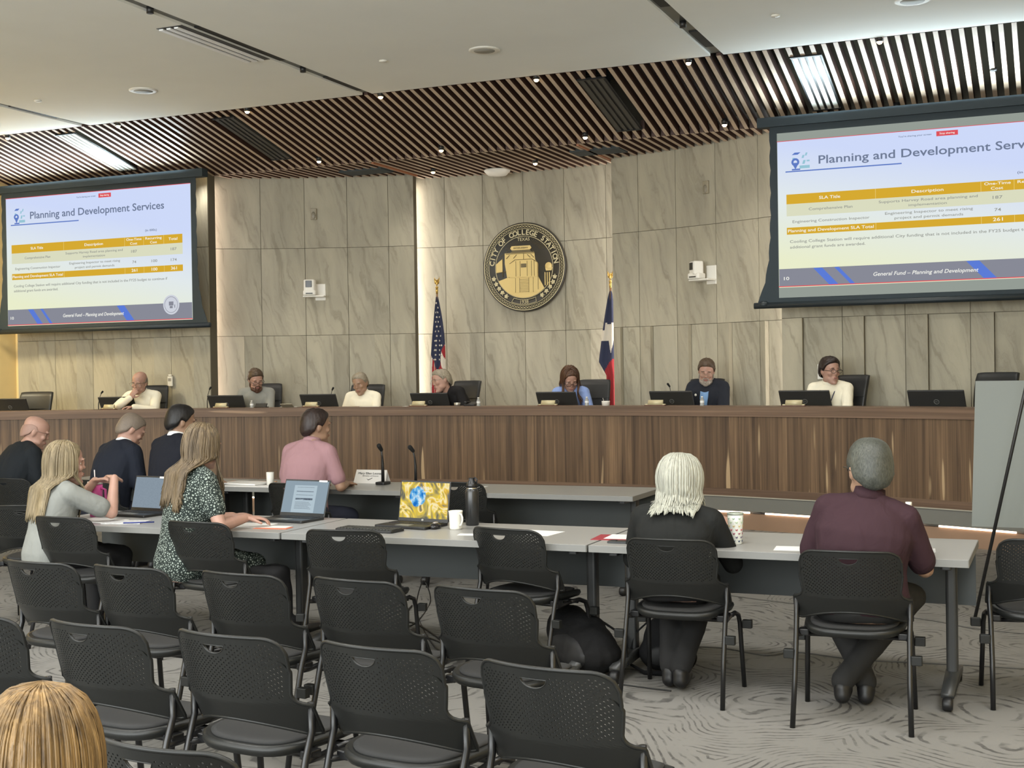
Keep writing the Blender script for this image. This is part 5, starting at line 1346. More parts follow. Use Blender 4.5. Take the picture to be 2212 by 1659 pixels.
def ellring(c, rx, ry, M3, n=20, ex=.9):
    o = []
    for k in range(n):
        a = 2 * PI * k / n; x = math.copysign(abs(math.cos(a)) ** ex, math.cos(a)) * rx; y = math.copysign(abs(math.sin(a)) ** ex, math.sin(a)) * ry
        o.append(Vector(c) + M3 @ Vector((x, y, 0)))
    return o
SKULL = (.078, .101, .123)
def person(label, px_, dist, headtop_y=None, headtop_z=None, at_xy=None, face=0, floor=0, seat=.45, lean=(6, 14), side=0, head=(0, 0, 0), sh=1.0, bulk=1.0, arms=None, legs=True, knees=.16,
           skin='fair', top=None, hair=None, glasses=False, vox=.009, beard=None, pants=(34, 34, 38), neckl=1.0, feet=None, extra=None, hs=1.0, twist=0, feet_y=None, group=None, collar=None):
    hs = hs * 1.14
    """local axes: +y is where the person faces, z from the floor; the hips sit over the origin"""
    fz = face
    # ---- spine
    def make_spine(tl):
        pts = {}; pos = Vector((0, 0, seat + .10)); N = 64; T0, T1 = -.10, .56; out = []
        def ang(t):
            f = min(1, max(0, t / .5)); return R_(lean[0] + (lean[1] - lean[0]) * f), R_(side * min(1, max(0, t / .3)))
        def dirn(t):
            a, b = ang(t); v = Vector((math.sin(b), math.sin(a) * math.cos(b), math.cos(a) * math.cos(b))); return v
        def P(t):
            k = 24; p = Vector((0, 0, seat + .10)); 
            for i in range(k): p = p + dirn(t * (i + .5) / k) * (t * tl / k)
            return p
        def Fr(t):
            z = dirn(t); tw = R_(twist) * min(1, max(0, t / .4)); x = Vector((math.cos(tw), math.sin(tw), 0)); x = (x - z * x.dot(z)).normalized(); y = z.cross(x); return Matrix((x, y, z)).transposed()
        return P, Fr
    hy, hp, hr = [R_(a) for a in head]
    def head_m(P):
        nb = P(.50); nd = (P(.52) - P(.48)).normalized()
        nd = (nd + Vector((0, .0, .9))).normalized()
        c = nb + nd * (.092 * neckl) + Vector((0, .022, .0))
        Mh = Matrix.Rotation(hy, 4, 'Z') @ Matrix.Rotation(-hp, 4, 'X') @ Matrix.Rotation(hr, 4, 'Y')
        c = c + (Mh @ Vector((0, 0.012, .035)))
        return T(*c) @ Mh @ Matrix.Scale(hs, 4), nb
    tl = 1.0
    for it in range(6):
        P, Fr = make_spine(tl); Hm, nb = head_m(P); topz = Hm.translation.z + .118 * hs
        if headtop_z is not None: tl += (headtop_z - floor - topz) / .52
        tl = min(1.25, max(.66, tl))
    P, Fr = make_spine(tl); Hm, nb = head_m(P)
    # ---- place so that the head stands in the wanted direction
    hc = Hm.translation; c_, s_ = math.cos(fz), math.sin(fz); hw = Vector((hc.x * c_ - hc.y * s_, hc.x * s_ + hc.y * c_))
    if at_xy: root = Vector(at_xy)
    else:
        zc = floor + hc.z; r = fw + rt2 * ((px_ - CX) / F_)
        # camera ray column at that height
        yy = CY - F_ * 0; r = fw + rt2 * ((px_ - CX) / F_) - up2 * (((headtop_y or 820) + 30 - CY) / F_)
        k = (dist + hw.y) / r.y; root = Vector((r.x * k - hw.x, dist))
    t = thing('person', label, 'person', (root.x, root.y, floor), fz, group)
    B = MB(); S = MB()
    # ---- torso
    b = bulk
    rg = [(-.10, .13, .105), (-.06, .17, .135), (0, .182, .14), (.08, .168, .128), (.16, .158, .118), (.25, .165, .118), (.33, .178, .118), (.39, .182, .112), (.43, .170, .098), (.465, .125, .08), (.488, .092, .072), (.503, .068, .064), (.52, .06, .06)]
    def torso(q, inf, t0=-.2, t1=.6, wsh=0):
        rings = []
        for (tt, rx, ry) in rg:
            if tt < t0 or tt > t1: continue
            F = Fr(tt); bb = b if tt < .36 else 1 + (b - 1) * .4
            yo = .02 * (b - 1) * 6 if .0 <= tt <= .2 else 0
            rings.append(ellring(P(tt) + F @ Vector((0, yo, 0)), rx * bb * sh + (inf if tt < .5 else .006) + (wsh if .33 < tt < .46 else 0), ry * bb + inf, F))
        q.loft(rings)
    torso(B, 0)
    Fs = Fr(.42); SHO = {s: P(.435) + Fs @ Vector((s * .178 * sh, 0, .0)) for s in (-1, 1)}
    neck0 = P(.47); nt = Hm @ Vector((0, -.018, -.07))
    B.cap(neck0, nt, .062 * (1 + (b - 1) * .3), .054, 14)
    for s in (-1, 1): B.cap(P(.46) + Fs @ Vector((s * .04, -.01, .01)), SHO[s] + Vector((0, 0, .002)), .052, .05)
    # ---- head
    hrn = [(-.116, .020, .020, .066), (-.104, .036, .036, .054), (-.086, .050, .056, .036), (-.062, .058, .074, .018), (-.034, .064, .086, .006), (-.005, .069, .094, .0), (.03, .0745, .0985, -.003), (.06, .074, .098, -.005), (.085, .066, .090, -.006), (.104, .050, .07, -.008), (.116, .03, .042, -.01), (.121, .012, .016, -.01)]
    rings = [[Hm @ Vector(p) for p in [(rx * math.cos(a), yc + ry * math.sin(a), z) for a in [2 * PI * k / 24 for k in range(24)]]] for (z, rx, ry, yc) in hrn]
    B.loft(rings)
    hq = lambda c, r: B.ell(c, r, M=Hm)
    hq((0, .098, .006), (.009, .012, .026)); hq((0, .102, -.018), (.012, .015, .010)); hq((.030, .088, .030), (.024, .012, .008)); hq((-.030, .088, .030), (.024, .012, .008))
    hq((0, .084, -.100), (.022, .02, .016)); hq((.04, .070, -.018), (.022, .02, .02)); hq((-.04, .070, -.018), (.022, .02, .02)); hq((0, .092, -.056), (.024, .012, .014)); hq((.05, .03, -.065), (.012, .04, .024)); hq((-.05, .03, -.065), (.012, .04, .024))
    for s in (-1, 1):
        Me = Hm @ T(s * .074, -.008, -.004) @ rotm(z=s * -.35, x=-.15)
        B.ell((0, 0, 0), (.006, .018, .032), M=Me); B.ell((s * .006, -.008, .004), (.006, .010, .026), M=Me)
    # ---- arms and hands
    arms = arms or {}
    elb = {}; wrs = {}
    UL, FL = .285, .255
    def hand(q, W, d, n, s, curl=35, spread=1.0, thumb=40):
        d = d.normalized(); n = (n - d * n.dot(d)).normalized(); sd = d.cross(n)
        M3 = Matrix((sd, d, n)).transposed().to_4x4(); M3.translation = W
        q.ell((0, .05, 0), (.040, .052, .015), M=M3); q.ell((0, .012, 0), (.030, .03, .018), M=M3)
        for k, (x0, L) in enumerate(((-.030, .062), (-.011, .074), (.010, .078), (.029, .070))):
            x0 *= 1; p = Vector((x0, .088 - abs(x0) * .25, 0)); a = 0; dr = Vector((x0 * 2.2 * spread, 1, 0)).normalized()
            for j in range(3):
                a += R_(curl * (.6 + .3 * j)); L_ = L * (.48, .3, .24)[j]; v = Vector((dr.x, dr.y * math.cos(a), math.sin(a)))
                p2 = p + v * L_; q.cap(M3 @ p, M3 @ p2, .0092 - j * .0008, .0086 - j * .0008, 8); p = p2
        sg = s   # thumb side
        p = Vector((sg * .028, .028, .004)); v = Vector((sg * .75, .7, .25)).normalized(); p2 = p + v * .042; q.cap(M3 @ p, M3 @ p2, .013, .0105, 8)
        v = Vector((sg * .35, .9, .35)).normalized(); p3 = p2 + v * .030; q.cap(M3 @ p2, M3 @ p3, .0105, .0085, 8)
    for s in (-1, 1):
        a = arms.get(s, {}); W = a.get('w'); S0 = SHO[s]
        if W is None: W = Vector((s * .12, .34, seat + .19))
        W = Vector(W)
        hint = Vector(a.get('e', (s * .35, -.25, -1))).normalized()
        D = W - S0; L = D.length; mx = (UL + FL) * .995
        if L > mx: W = S0 + D * (mx / L); D = W - S0; L = mx
        dd = D / L; aa = (UL * UL - FL * FL + L * L) / (2 * L); h = math.sqrt(max(0, UL * UL - aa * aa))
        hn = (hint - dd * hint.dot(dd)).normalized(); E = S0 + dd * aa + hn * h
        elb[s] = E; wrs[s] = W
        ab = 1 + (b - 1) * .5
        B.cap(S0, E, .052 * ab, .040 * ab); B.cap(E, S0.lerp(E, 1) + (W - E) * .35, .041 * ab, .038 * ab); B.cap(E + (W - E) * .3, W, .038 * ab, .026)
        n = Vector(a.get('n', (0, .2, -1))); hd = Vector(a['h']) if 'h' in a else (W - E)
        hand(B, W, hd, n, a.get('t', -s), a.get('curl', 30))
    # ---- legs
    hipz = seat + .095; K = {}; A_ = {}
    for s in (-1, 1):
        H_ = Vector((s * .09, .02, hipz)); K[s] = Vector((s * knees, .42, seat + .06)); fy = feet_y if feet_y is not None else .40
        if feet and s in feet: A_[s] = Vector(feet[s])
        else: A_[s] = Vector((s * (knees - .02), fy, .09))
        B.cap(H_, K[s], .082 * b, .056); B.cap(K[s], A_[s], .052, .036); B.cap(A_[s] + Vector((0, -.03, -.045)), A_[s] + Vector((0, .13, -.058)), .034, .026)
    body = link('body', remeshed(B, vox, 2), SK[skin], t)
    if not legs: pass
    # ---- face parts
    for s in (-1, 1):
        q = MB(); q.ell((s * .031, .0725, .009), (.0135, .0095, .0065), M=Hm, nu=14, nv=8); e_ = q.build('eye', EYEW, t)
        q = MB(); q.ell((s * .031, .0812, .008), (.0052, .002, .0052), M=Hm, nu=10, nv=6); q.build('iris', IRIS, e_)
    q = MB(); q.ell((0, .101, -.052), (.021, .006, .0045), M=Hm); q.ell((0, .100, -.059), (.018, .006, .005), M=Hm); q.build('mouth', LIP, t)
    # ---- hair
    def skullpt(az, el, off=0):
        az = R_(az); el = R_(el); v = Vector((math.sin(az) * math.cos(el), math.cos(az) * math.cos(el), math.sin(el)))
        rho = math.sqrt((v.x / SKULL[0]) ** 2 + (v.y / SKULL[1]) ** 2); ex = 2.7 if v.z > 0 else 2.0
        r = 1 / (rho ** ex + abs(v.z / SKULL[2]) ** ex) ** (1 / ex)
        return v * (r + off) + Vector((0, -.004, -.002))
    def lerpkeys(keys, a):
        a = abs((a + 180) % 360 - 180)
        for (a0, v0), (a1, v1) in zip(keys[:-1], keys[1:]):
            if a0 <= a <= a1: return v0 + (v1 - v0) * (a - a0) / (a1 - a0)
        return keys[-1][1]
    def cap_hair(name, m_, keys, th, topkeys=None, rough=.0025, frontlift=0, seed=1, NA=64, NE=18, part=0):
        q = MB(); rings = []
        for j in range(NE + 1):
            ring = []
            for i in range(NA):
                az = 360 * i / NA; e0 = lerpkeys(keys, az); e1 = 89.5 if topkeys is None else lerpkeys(topkeys, az); f = j / NE; el = e0 + (e1 - e0) * f
                tt = th * min(1, f * 6) ** .6
                if topkeys: tt *= min(1, (1 - f) * 5) ** .6
                aa = abs((az + 180) % 360 - 180)
                if frontlift and aa < 60: tt += frontlift * max(0, 1 - aa / 60) * math.sin(min(1, f * 2.2) * PI * .5) * (1 - f * .7)
                p = skullpt(az, el, -.006 if (f == 0 or (topkeys and f == 1)) else tt)
                nn = mnoise.noise(Vector((p.x * 60 + seed * 7, p.y * 60, p.z * 60))) * rough + mnoise.noise(Vector((p.x * 150, p.y * 150 + seed, p.z * 40))) * rough * .6
                if f > 0: p = p + p.normalized() * nn
                ring.append(Hm @ p)
            rings.append(ring)
        q.loft(rings, cap=False); return q
    def locks(q, n, length, az0, az1, r=.013, wave=.012, crown=(0, -20), offs=.008, seed=1, back=0, flick=0, spread=1.0, lenvar=.1, crownel=84, lift=0):
        rnd = random.Random(seed)
        for k in range(n):
            az = az0 + (az1 - az0) * (k + rnd.random() * .8) / n; el_end = rnd.uniform(-14, 2); o = offs * rnd.uniform(.7, 1.25)
            pts = []
            for j in range(8):
                f = j / 7; el = crownel + (el_end - crownel) * f; pts.append(Hm @ skullpt(az if f > .1 else az * f * 10, el, o + lift * math.sin(f * PI)))
            p = pts[-1].copy(); L = length * rnd.uniform(1 - lenvar, 1.0); ph = az * .045 + rnd.uniform(-.5, .5); out = (Hm.to_3x3() @ Vector((math.sin(R_(az)), math.cos(R_(az)), 0)))
            m = 12; base = p.copy()
            for j in range(1, m + 1):
                f = j / m; z = base.z - L * f
                w = wave * math.sin(f * 7 + ph) * f
                pp = Vector((base.x * (1 + (spread - 1) * f) + out.x * w - hc.x * (spread - 1) * f, base.y + out.y * w, z))
                if flick: pp += out * flick * max(0, f - .55) ** 1.5 * 4
                # lie on the back instead of sinking into it
                bk = P(max(0.0, min(.47, .47 - (nb.z - z) / tl))); side_ = abs(pp.x - bk.x)
                if z < nb.z + .07 and side_ < .20:
                    if (180 - abs(180 - az % 360)) > 68:
                        lim = bk.y - .12 * b + .25 * max(0, side_ - .08) - back - (k % 5) * .004
                        f_ = min(1, (nb.z + .07 - z) / .09); tgt = min(pp.y, lim)
                        pp.y = pp.y + (tgt - pp.y) * f_ * f_ * (3 - 2 * f_)
                    else:
                        f_ = min(1, (nb.z + .05 - z) / .08); tgt = max(pp.y, bk.y + .13); pp.y = pp.y + (tgt - pp.y) * f_
                pts.append(pp)
            rr = [r * .5] + [r] * (len(pts) - 5) + [r * .9, r * .8, r * .65, r * .35]
            q.tube(pts, rr, 6, flat=.6)
    SHORT = [(0, 42), (30, 40), (50, 34), (66, 18), (78, 2), (86, 6), (106, 10), (116, -20), (150, -38), (180, -42)]
    if hair:
        st, m_ = hair['style'], hair['mat']
        q = MB()
        if st == 'short': q = cap_hair('hair', m_, hair.get('keys', SHORT), hair.get('th', .011), rough=hair.get('rough', .0045), frontlift=hair.get('lift', 0))
        elif st == 'fringe': q = cap_hair('hair', m_, [(0, 12), (80, 12), (82, -6), (88, 6), (104, 8), (116, -18), (150, -36), (180, -40)], hair.get('th', .004), topkeys=[(0, 14), (78, 16), (90, 34), (120, 38), (180, hair.get('top', 30))], rough=.001)
        elif st == 'long':
            q = cap_hair('hair', m_, [(0, 48), (25, 44), (45, 24), (60, 0), (75, -30), (110, -50), (180, -60)], .010, rough=.002)
            locks(q, hair.get('n', 110), hair['len'], hair.get('a0', 55), hair.get('a1', 305), r=hair.get('r', .014), wave=hair.get('wave', .012), offs=.010, seed=5, spread=hair.get('spread', 1.05), lenvar=hair.get('lenvar', .12))
            locks(q, hair.get('n', 110) // 2, hair['len'] * .92, hair.get('a0', 55), hair.get('a1', 305), r=hair.get('r', .014) * .8, wave=hair.get('wave', .012) * 1.6, offs=.016, seed=9, spread=hair.get('spread', 1.05) * 1.02, lenvar=.3)
        elif st == 'bob':
            q = cap_hair('hair', m_, [(0, 44), (30, 40), (50, 14), (70, -25), (110, -50), (180, -58)], .018, rough=.004)
            locks(q, 430, hair['len'], 50, 310, r=.0058, wave=.008, offs=.020, seed=4, flick=hair.get('flick', .03), lift=.008, lenvar=.12)
            locks(q, 330, hair['len'] * .86, 50, 310, r=.005, wave=.010, offs=.026, seed=8, flick=hair.get('flick', .03) * 2, lift=.01, lenvar=.25)
        q.build('hair', m_, t)
    if beard:
        q = MB()
        for c, r in (((0, .080, -.102), (.032, .028, .026)), ((.044, .042, -.082), (.022, .046, .030)), ((-.044, .042, -.082), (.022, .046, .030)), ((.066, .016, -.045), (.010, .02, .034)), ((-.066, .016, -.045), (.010, .02, .034)), ((.03, .072, -.088), (.022, .03, .026)), ((-.03, .072, -.088), (.022, .03, .026)), ((0, .100, -.038), (.024, .007, .006)), ((.024, .094, -.052), (.007, .008, .02)), ((-.024, .094, -.052), (.007, .008, .02)), ((.0, .093, -.078), (.022, .014, .014))): q.ell(c, r, M=Hm)
        link('beard', remeshed(q, .006, 2, .002, 60), beard, t)
    if hair and hair.get('brows', True):
        for s in (-1, 1):
            q = MB(); q.ell((s * .032, .0975, .034), (.019, .005, .0035), M=Hm, nu=10, nv=6); q.build('eyebrow', hair.get('browmat', hair['mat']), t)
    if glasses:
        g = MB(); GM = mat('glasses_frame', (30, 28, 28), .3) if glasses == 1 else mat('wire_frame', (150, 140, 120), .3, metal=.5)
        rr = .0022 if glasses == 1 else .0013
        for s in (-1, 1):
            g.tube([Hm @ Vector((s * .033 + .024 * math.cos(a), .112 - .02 * abs(math.cos(a)) * 0, .006 + .017 * math.sin(a))) for a in [2 * PI * k / 18 for k in range(19)]], rr, 6)
            g.tube([Hm @ Vector(p) for p in ((s * .057, .112, .010), (s * .074, .10, .012), (s * .081, .01, .012), (s * .082, -.02, .002))], rr * 1.2, 6)
        g.tube([Hm @ Vector(p) for p in ((-.009, .113, .008), (0, .116, .011), (.009, .113, .008))], rr, 6); g.build('glasses', GM, t)
    # ---- clothes
    top = top or {}
    kind = top.get('kind', 'shirt'); inf = {'shirt': .013, 'jacket': .024, 'blouse': .017}[kind]; tm = top['mat']
    q = MB(); torso(q, inf, -.09, .505, .012 if kind == 'jacket' else 0)
    for s in (-1, 1):
        q.cap(P(.475) + Fs @ Vector((s * .035, -.006, .0)), SHO[s] + Fs @ Vector((0, 0, .004)), .052 + inf, .056 + inf * .7)
        sl = top.get('sleeve', 1.0); S0, E, W = SHO[s], elb[s], wrs[s]; ab = 1 + (b - 1) * .5
        if sl >= 1:
            q.cap(S0, E, .053 * ab + inf * .9, .044 * ab + inf * .8); q.cap(E, E + (W - E) * (min(.97, sl - .02) if sl < 2 else .97), .044 * ab + inf * .8, .032 + inf * .6)
        else: q.cap(S0, S0.lerp(E, sl), .053 * ab + inf * .9, .048 * ab + inf * 1.1)
    link(top.get('name', 'shirt'), remeshed(q, .010, 4, .0045 if kind != 'jacket' else .004, 9, seed=px_ or 1), tm, t)
    if collar:
        cm, ch = collar; q = MB(); rings = []
        F = Fr(.47)
        for (tt, k, dz) in ((.468, 1.0, 0), (.468, 1.0, ch), (.468, .90, ch), (.468, .90, 0)):
            c = P(.488) + F @ Vector((0, -.002, 0)); rings.append([c + F @ Vector((.080 * k * (1 - dz * 2.0) * math.cos(a), .074 * k * (1 - dz * 2.0) * math.sin(a) + dz * .25, dz + .012 - .022 * max(0, math.sin(a)))) for a in [2 * PI * i / 24 for i in range(24)]])
        q.loft(rings, cap=False, closed=True); q.build('collar', cm, t)
    # trousers
    pm = mat('trousers_%s' % (px_ or 0), pants, .85, bump=.2, bscale=14, bdist=.01) if not isinstance(pants, bpy.types.Material) else pants
    q = MB(); torso(q, .012, -.11, .10)
    for s in (-1, 1):
        H_ = Vector((s * .09, .02, hipz)); q.cap(H_, K[s], .082 * b + .014, .056 + .016); q.cap(K[s], A_[s] + Vector((0, 0, .02)), .052 + .018, .036 + .020)
    link('trousers', remeshed(q, .016, 3, .005, 7), pm, t)
    for s in (-1, 1):
        q = MB(); a = A_[s]; q.cap(a + Vector((0, -.03, -.045)), a + Vector((0, .15, -.052)), .042, .034); q.cap(a + Vector((0, -.02, -.01)), a + Vector((0, .02, -.02)), .045, .045)
        me = remeshed(q, .014, 3); 
        for v in me.vertices: v.co.z = max(v.co.z, .006)
        link('shoe', me, BLACK, t)
    if extra: extra(t, P, Fr, Hm, elb, wrs, SHO)
    return t
H_BLONDE = hair_mat('blonde_hair', (104, 92, 70), (160, 144, 114)); H_DBLONDE = hair_mat('dark_blonde_hair', (74, 62, 48), (134, 116, 90)); H_BROWN = hair_mat('brown_hair', (62, 42, 30), (104, 74, 54)); H_BLACK = hair_mat('black_hair', (20, 19, 20), (34, 32, 32))
H_DK = hair_mat('very_dark_brown_hair', (34, 26, 24), (56, 44, 40)); H_GREY = hair_mat('grey_hair', (56, 58, 54), (96, 98, 90), scale=(160, 160, 60)); H_WHITE = hair_mat('white_hair', (146, 146, 136), (182, 182, 168), .15)
H_SILV = hair_mat('silver_hair', (120, 112, 98), (170, 160, 140), scale=(120, 120, 40)); H_MBR = hair_mat('medium_brown_hair', (62, 50, 40), (98, 80, 62), scale=(120, 120, 40)); H_STUB = hair_mat('stubble_hair', (104, 94, 84), (132, 118, 104), .2, (200, 200, 200)); H_GOLD = hair_mat('golden_blonde_hair', (74, 56, 34), (160, 128, 82), .6, (60, 60, 6))
H_BEARD = hair_mat('brown_beard', (78, 52, 40), (104, 74, 58), scale=(200, 200, 80)); H_GBEARD = hair_mat('grey_beard', (110, 98, 90), (190, 182, 170), scale=(160, 160, 60))
C_WHITE = cloth_mat('cream_shirt_cloth', (232, 226, 206)); C_GREYS = cloth_mat('grey_shirt_cloth', (140, 140, 134)); C_BLACK = cloth_mat('black_cloth', (30, 29, 30)); C_BLUEB = cloth_mat('blue_blouse_cloth', (134, 156, 206)); C_NAVY = cloth_mat('navy_suit_cloth', (29, 33, 43)); C_CHAR = cloth_mat('charcoal_suit_cloth', (28, 32, 36)); C_BSUIT = cloth_mat('black_suit_cloth', (28, 30, 38))
C_PINK = cloth_mat('pink_polo_cloth', (154, 120, 125)); C_WTOP = cloth_mat('white_blouse_cloth', (132, 134, 130)); C_MAR = cloth_mat('maroon_shirt_cloth', (54, 36, 42)); C_BCARD = cloth_mat('black_cardigan_cloth', (30, 31, 30)); C_BLAZ = cloth_mat('navy_blazer_cloth', (36, 39, 47)); C_SHW = cloth_mat('white_collar_cloth', (224, 224, 222)); C_LBLUE = cloth_mat('light_blue_shirt_cloth', (120, 156, 200))
def m_print():
    n = NT('green_white_print'); v = n.n('ShaderNodeTexVoronoi', {'Vector': n.coord(), 'Scale': 72.0}, feature='DISTANCE_TO_EDGE'); f = n.math('LESS_THAN', v.outputs['Distance'], .2)
    n.base(n.mix(f, lin((146, 156, 148)), lin((22, 34, 31)))); n.b.inputs['Roughness'].default_value = .85; return n.m
C_PRINT = m_print()
def dperson(label, px_, dr, hy, hz, **kw):
    """someone sitting behind the dais"""
    x, y = dpos(px_, dr); th = math.atan2(x - DCX, y - DCY)
    return person(label, px_, y, headtop_y=hy, headtop_z=hz, face=PI - th + R_(kw.pop('turn', 0)), floor=.5, seat=.46, **kw)
DW = .665
# P1 balding man resting his chin on his left hand
dperson('balding man in cream shirt and glasses resting chin on his hand', 302, .72, 803, 1.73, lean=(16, 30), head=(-10, 16, -6), skin='pink', glasses=2, bulk=1.1, vox=.006,
        top=dict(mat=C_WHITE, sleeve=1.5), hair=dict(style='fringe', mat=H_STUB, th=.004), collar=(C_WHITE, .05),
        arms={1: dict(w=(.045, .46, DW + .245), e=(.9, .5, -.8), h=(-.55, .05, .75), n=(-.2, -1, .1), curl=48), -1: dict(w=(.0, .48, DW + .13), e=(-.8, .2, -.6), h=(.9, .3, 0), n=(0, 0, -1))})
dperson('bearded man in grey shirt and glasses looking down at a tablet', 552, .95, 797, 1.745, lean=(12, 22), head=(28, 24, 4), skin='pink', glasses=1, top=dict(mat=C_GREYS, sleeve=1.0), beard=H_BEARD, turn=10,
        hair=dict(style='short', mat=H_MBR, lift=.006), collar=(C_GREYS, .05), arms={1: dict(w=(.14, .44, DW + .03), e=(.5, -.1, -1)), -1: dict(w=(-.06, .46, DW + .03), e=(-.5, -.1, -1))})
dperson('grey-haired man in white shirt sitting upright with lowered eyes', 779, .98, 806, 1.675, lean=(4, 12), head=(-6, 16, 8), skin='tan', top=dict(mat=C_WHITE, sleeve=1.6), bulk=1.08,
        hair=dict(style='short', mat=H_SILV, th=.008, lift=.004), collar=(C_WHITE, .05), arms={1: dict(w=(.10, .40, DW - .04), e=(.5, -.1, -1)), -1: dict(w=(-.10, .40, DW - .04), e=(-.5, -.1, -1))})
dperson('silver-haired man in black leaning sideways over his monitor', 955, .85, 800, 1.695, lean=(22, 40), side=14, head=(-28, 10, 14), skin='pink', top=dict(mat=C_BLACK, sleeve=1.6), turn=-16,
        hair=dict(style='short', mat=H_SILV, th=.010, lift=.012), glasses=2, arms={1: dict(w=(.2, .5, DW + .04), e=(.5, -.1, -1)), -1: dict(w=(-.16, .48, DW + .04), e=(-.5, -.1, -1))})
dperson('woman with long brown hair and glasses in blue blouse looking down', 1231, .9, 794, 1.70, lean=(18, 32), head=(24, 34, 4), skin='pink', glasses=1, sh=.9, bulk=.92, top=dict(mat=C_BLUEB, sleeve=.8, kind='blouse', name='blouse'), turn=14,
        hair=dict(style='long', mat=H_BROWN, len=.27, n=120, r=.011, a0=50, a1=310, wave=.016, spread=1.15), arms={1: dict(w=(.16, .42, DW + .03), e=(.5, -.1, -1)), -1: dict(w=(-.10, .44, DW + .03), e=(-.5, -.1, -1))})
def ex_blazer(t, P, Fr, Hm, elb, wrs, SHO):
    F = Fr(.38); q = MB(); a = P(.475) + F @ Vector((0, .088, .0)); b_ = P(.16) + F @ Vector((0, .178, 0)); m_ = P(.34) + F @ Vector((0, .172, 0))
    q.smooth = True; sd = F @ Vector((1, 0, 0))
    q.loft([[a - sd * .05, a + sd * .05, a + sd * .05 + F @ Vector((0, -.03, 0)), a - sd * .05 + F @ Vector((0, -.03, 0))], [m_ - sd * .045, m_ + sd * .045, m_ + sd * .045 + F @ Vector((0, -.03, 0)), m_ - sd * .045 + F @ Vector((0, -.03, 0))], [b_ - sd * .015, b_ + sd * .015, b_ + sd * .015 + F @ Vector((0, -.03, 0)), b_ - sd * .015 + F @ Vector((0, -.03, 0))]])
    q.build('shirt_front', C_LBLUE, t)
    q = MB(); c = P(.38) + F @ Vector((.095, .160, 0)); q.ell(c, (.014, .006, .014)); q.build('lapel_pin', WHITEPL, t)
dperson('bearded man with glasses in navy blazer over light blue shirt', 1526, .98, 777, 1.765, lean=(5, 14), head=(16, 20, -4), skin='pink', glasses=2, bulk=1.08, top=dict(mat=C_BLAZ, sleeve=1.9, kind='jacket', name='blazer'), beard=H_GBEARD, turn=6,
        hair=dict(style='short', mat=H_MBR, th=.010, lift=.004), extra=ex_blazer, collar=(C_LBLUE, .05), arms={1: dict(w=(.12, .42, DW - .02), e=(.5, -.1, -1)), -1: dict(w=(-.12, .42, DW - .02), e=(-.5, -.1, -1))})
def ex_lanyard(t, P, Fr, Hm, elb, wrs, SHO):
    F = Fr(.38); q = MB()
    q.tube([P(.49) + F @ Vector((.07, -.03, 0)), P(.465) + F @ Vector((.085, .06, 0)), P(.40) + F @ Vector((.07, .135, 0)), P(.30) + F @ Vector((.035, .147, 0)), P(.18) + F @ Vector((.0, .150, 0))], .005, 6)
    q.tube([P(.49) + F @ Vector((-.07, -.03, 0)), P(.465) + F @ Vector((-.085, .06, 0)), P(.40) + F @ Vector((-.07, .135, 0)), P(.30) + F @ Vector((-.035, .147, 0)), P(.18) + F @ Vector((.0, .150, 0))], .005, 6); q.build('lanyard', mat('lanyard_navy', (40, 44, 76), .6), t)
dperson('dark-haired man in cream shirt with navy lanyard looking sideways', 1792, .74, 775, 1.75, lean=(6, 14), head=(52, 4, 0), skin='pink', glasses=1, top=dict(mat=C_WHITE, sleeve=1.5), turn=8, extra=ex_lanyard,
        hair=dict(style='short', mat=H_DK, th=.016, lift=.010), beard=None, collar=(C_WHITE, .05), arms={1: dict(w=(.16, .42, DW + .0), e=(.5, -.1, -1)), -1: dict(w=(-.12, .44, DW + .0), e=(-.5, -.1, -1))})
# ---- three men in suits and the man in pink at the front table (seen from behind)
FT = dict(seat=.45)
person('bald man in dark suit bending forward at the far left of the front table', 76, 8.66, headtop_y=905, headtop_z=1.325, face=R_(-22), lean=(16, 30), head=(-25, 22, 0), skin='pink', bulk=1.15, sh=1.08, top=dict(mat=C_CHAR, sleeve=1.95, kind='jacket', name='suit_jacket'), pants=(34, 36, 44),
       hair=dict(style='fringe', mat=hair_mat('faint_stubble', (146, 116, 104), (162, 130, 116), .1, (200, 200, 200)), th=.0022, top=14), arms={1: dict(w=(.12, .42, .78)), -1: dict(w=(-.12, .42, .78))})
person('man with cropped hair in navy suit bowing his head at front table', 282, 8.72, headtop_y=898, headtop_z=1.345, face=R_(-16), lean=(14, 26), head=(-18, 30, 0), skin='pink', bulk=1.1, sh=1.06, top=dict(mat=C_NAVY, sleeve=1.95, kind='jacket', name='suit_jacket'), pants=(34, 38, 52), collar=(C_SHW, .045),
       hair=dict(style='short', mat=H_STUB, th=.0065, rough=.0006), arms={1: dict(w=(.14, .42, .78)), -1: dict(w=(-.12, .42, .78))})
person('black-haired man in black suit seated between navy suit and patterned dress', 390, 8.74, headtop_y=878, headtop_z=1.415, face=R_(-14), lean=(6, 14), head=(-20, 10, 0), skin='tan', bulk=1.05, sh=1.02, top=dict(mat=C_BSUIT, sleeve=1.95, kind='jacket', name='suit_jacket'), pants=(26, 28, 34), collar=(C_SHW, .05),
       hair=dict(style='short', mat=H_BLACK, th=.014, rough=.002), arms={1: dict(w=(.12, .42, .78)), -1: dict(w=(-.12, .42, .78))})
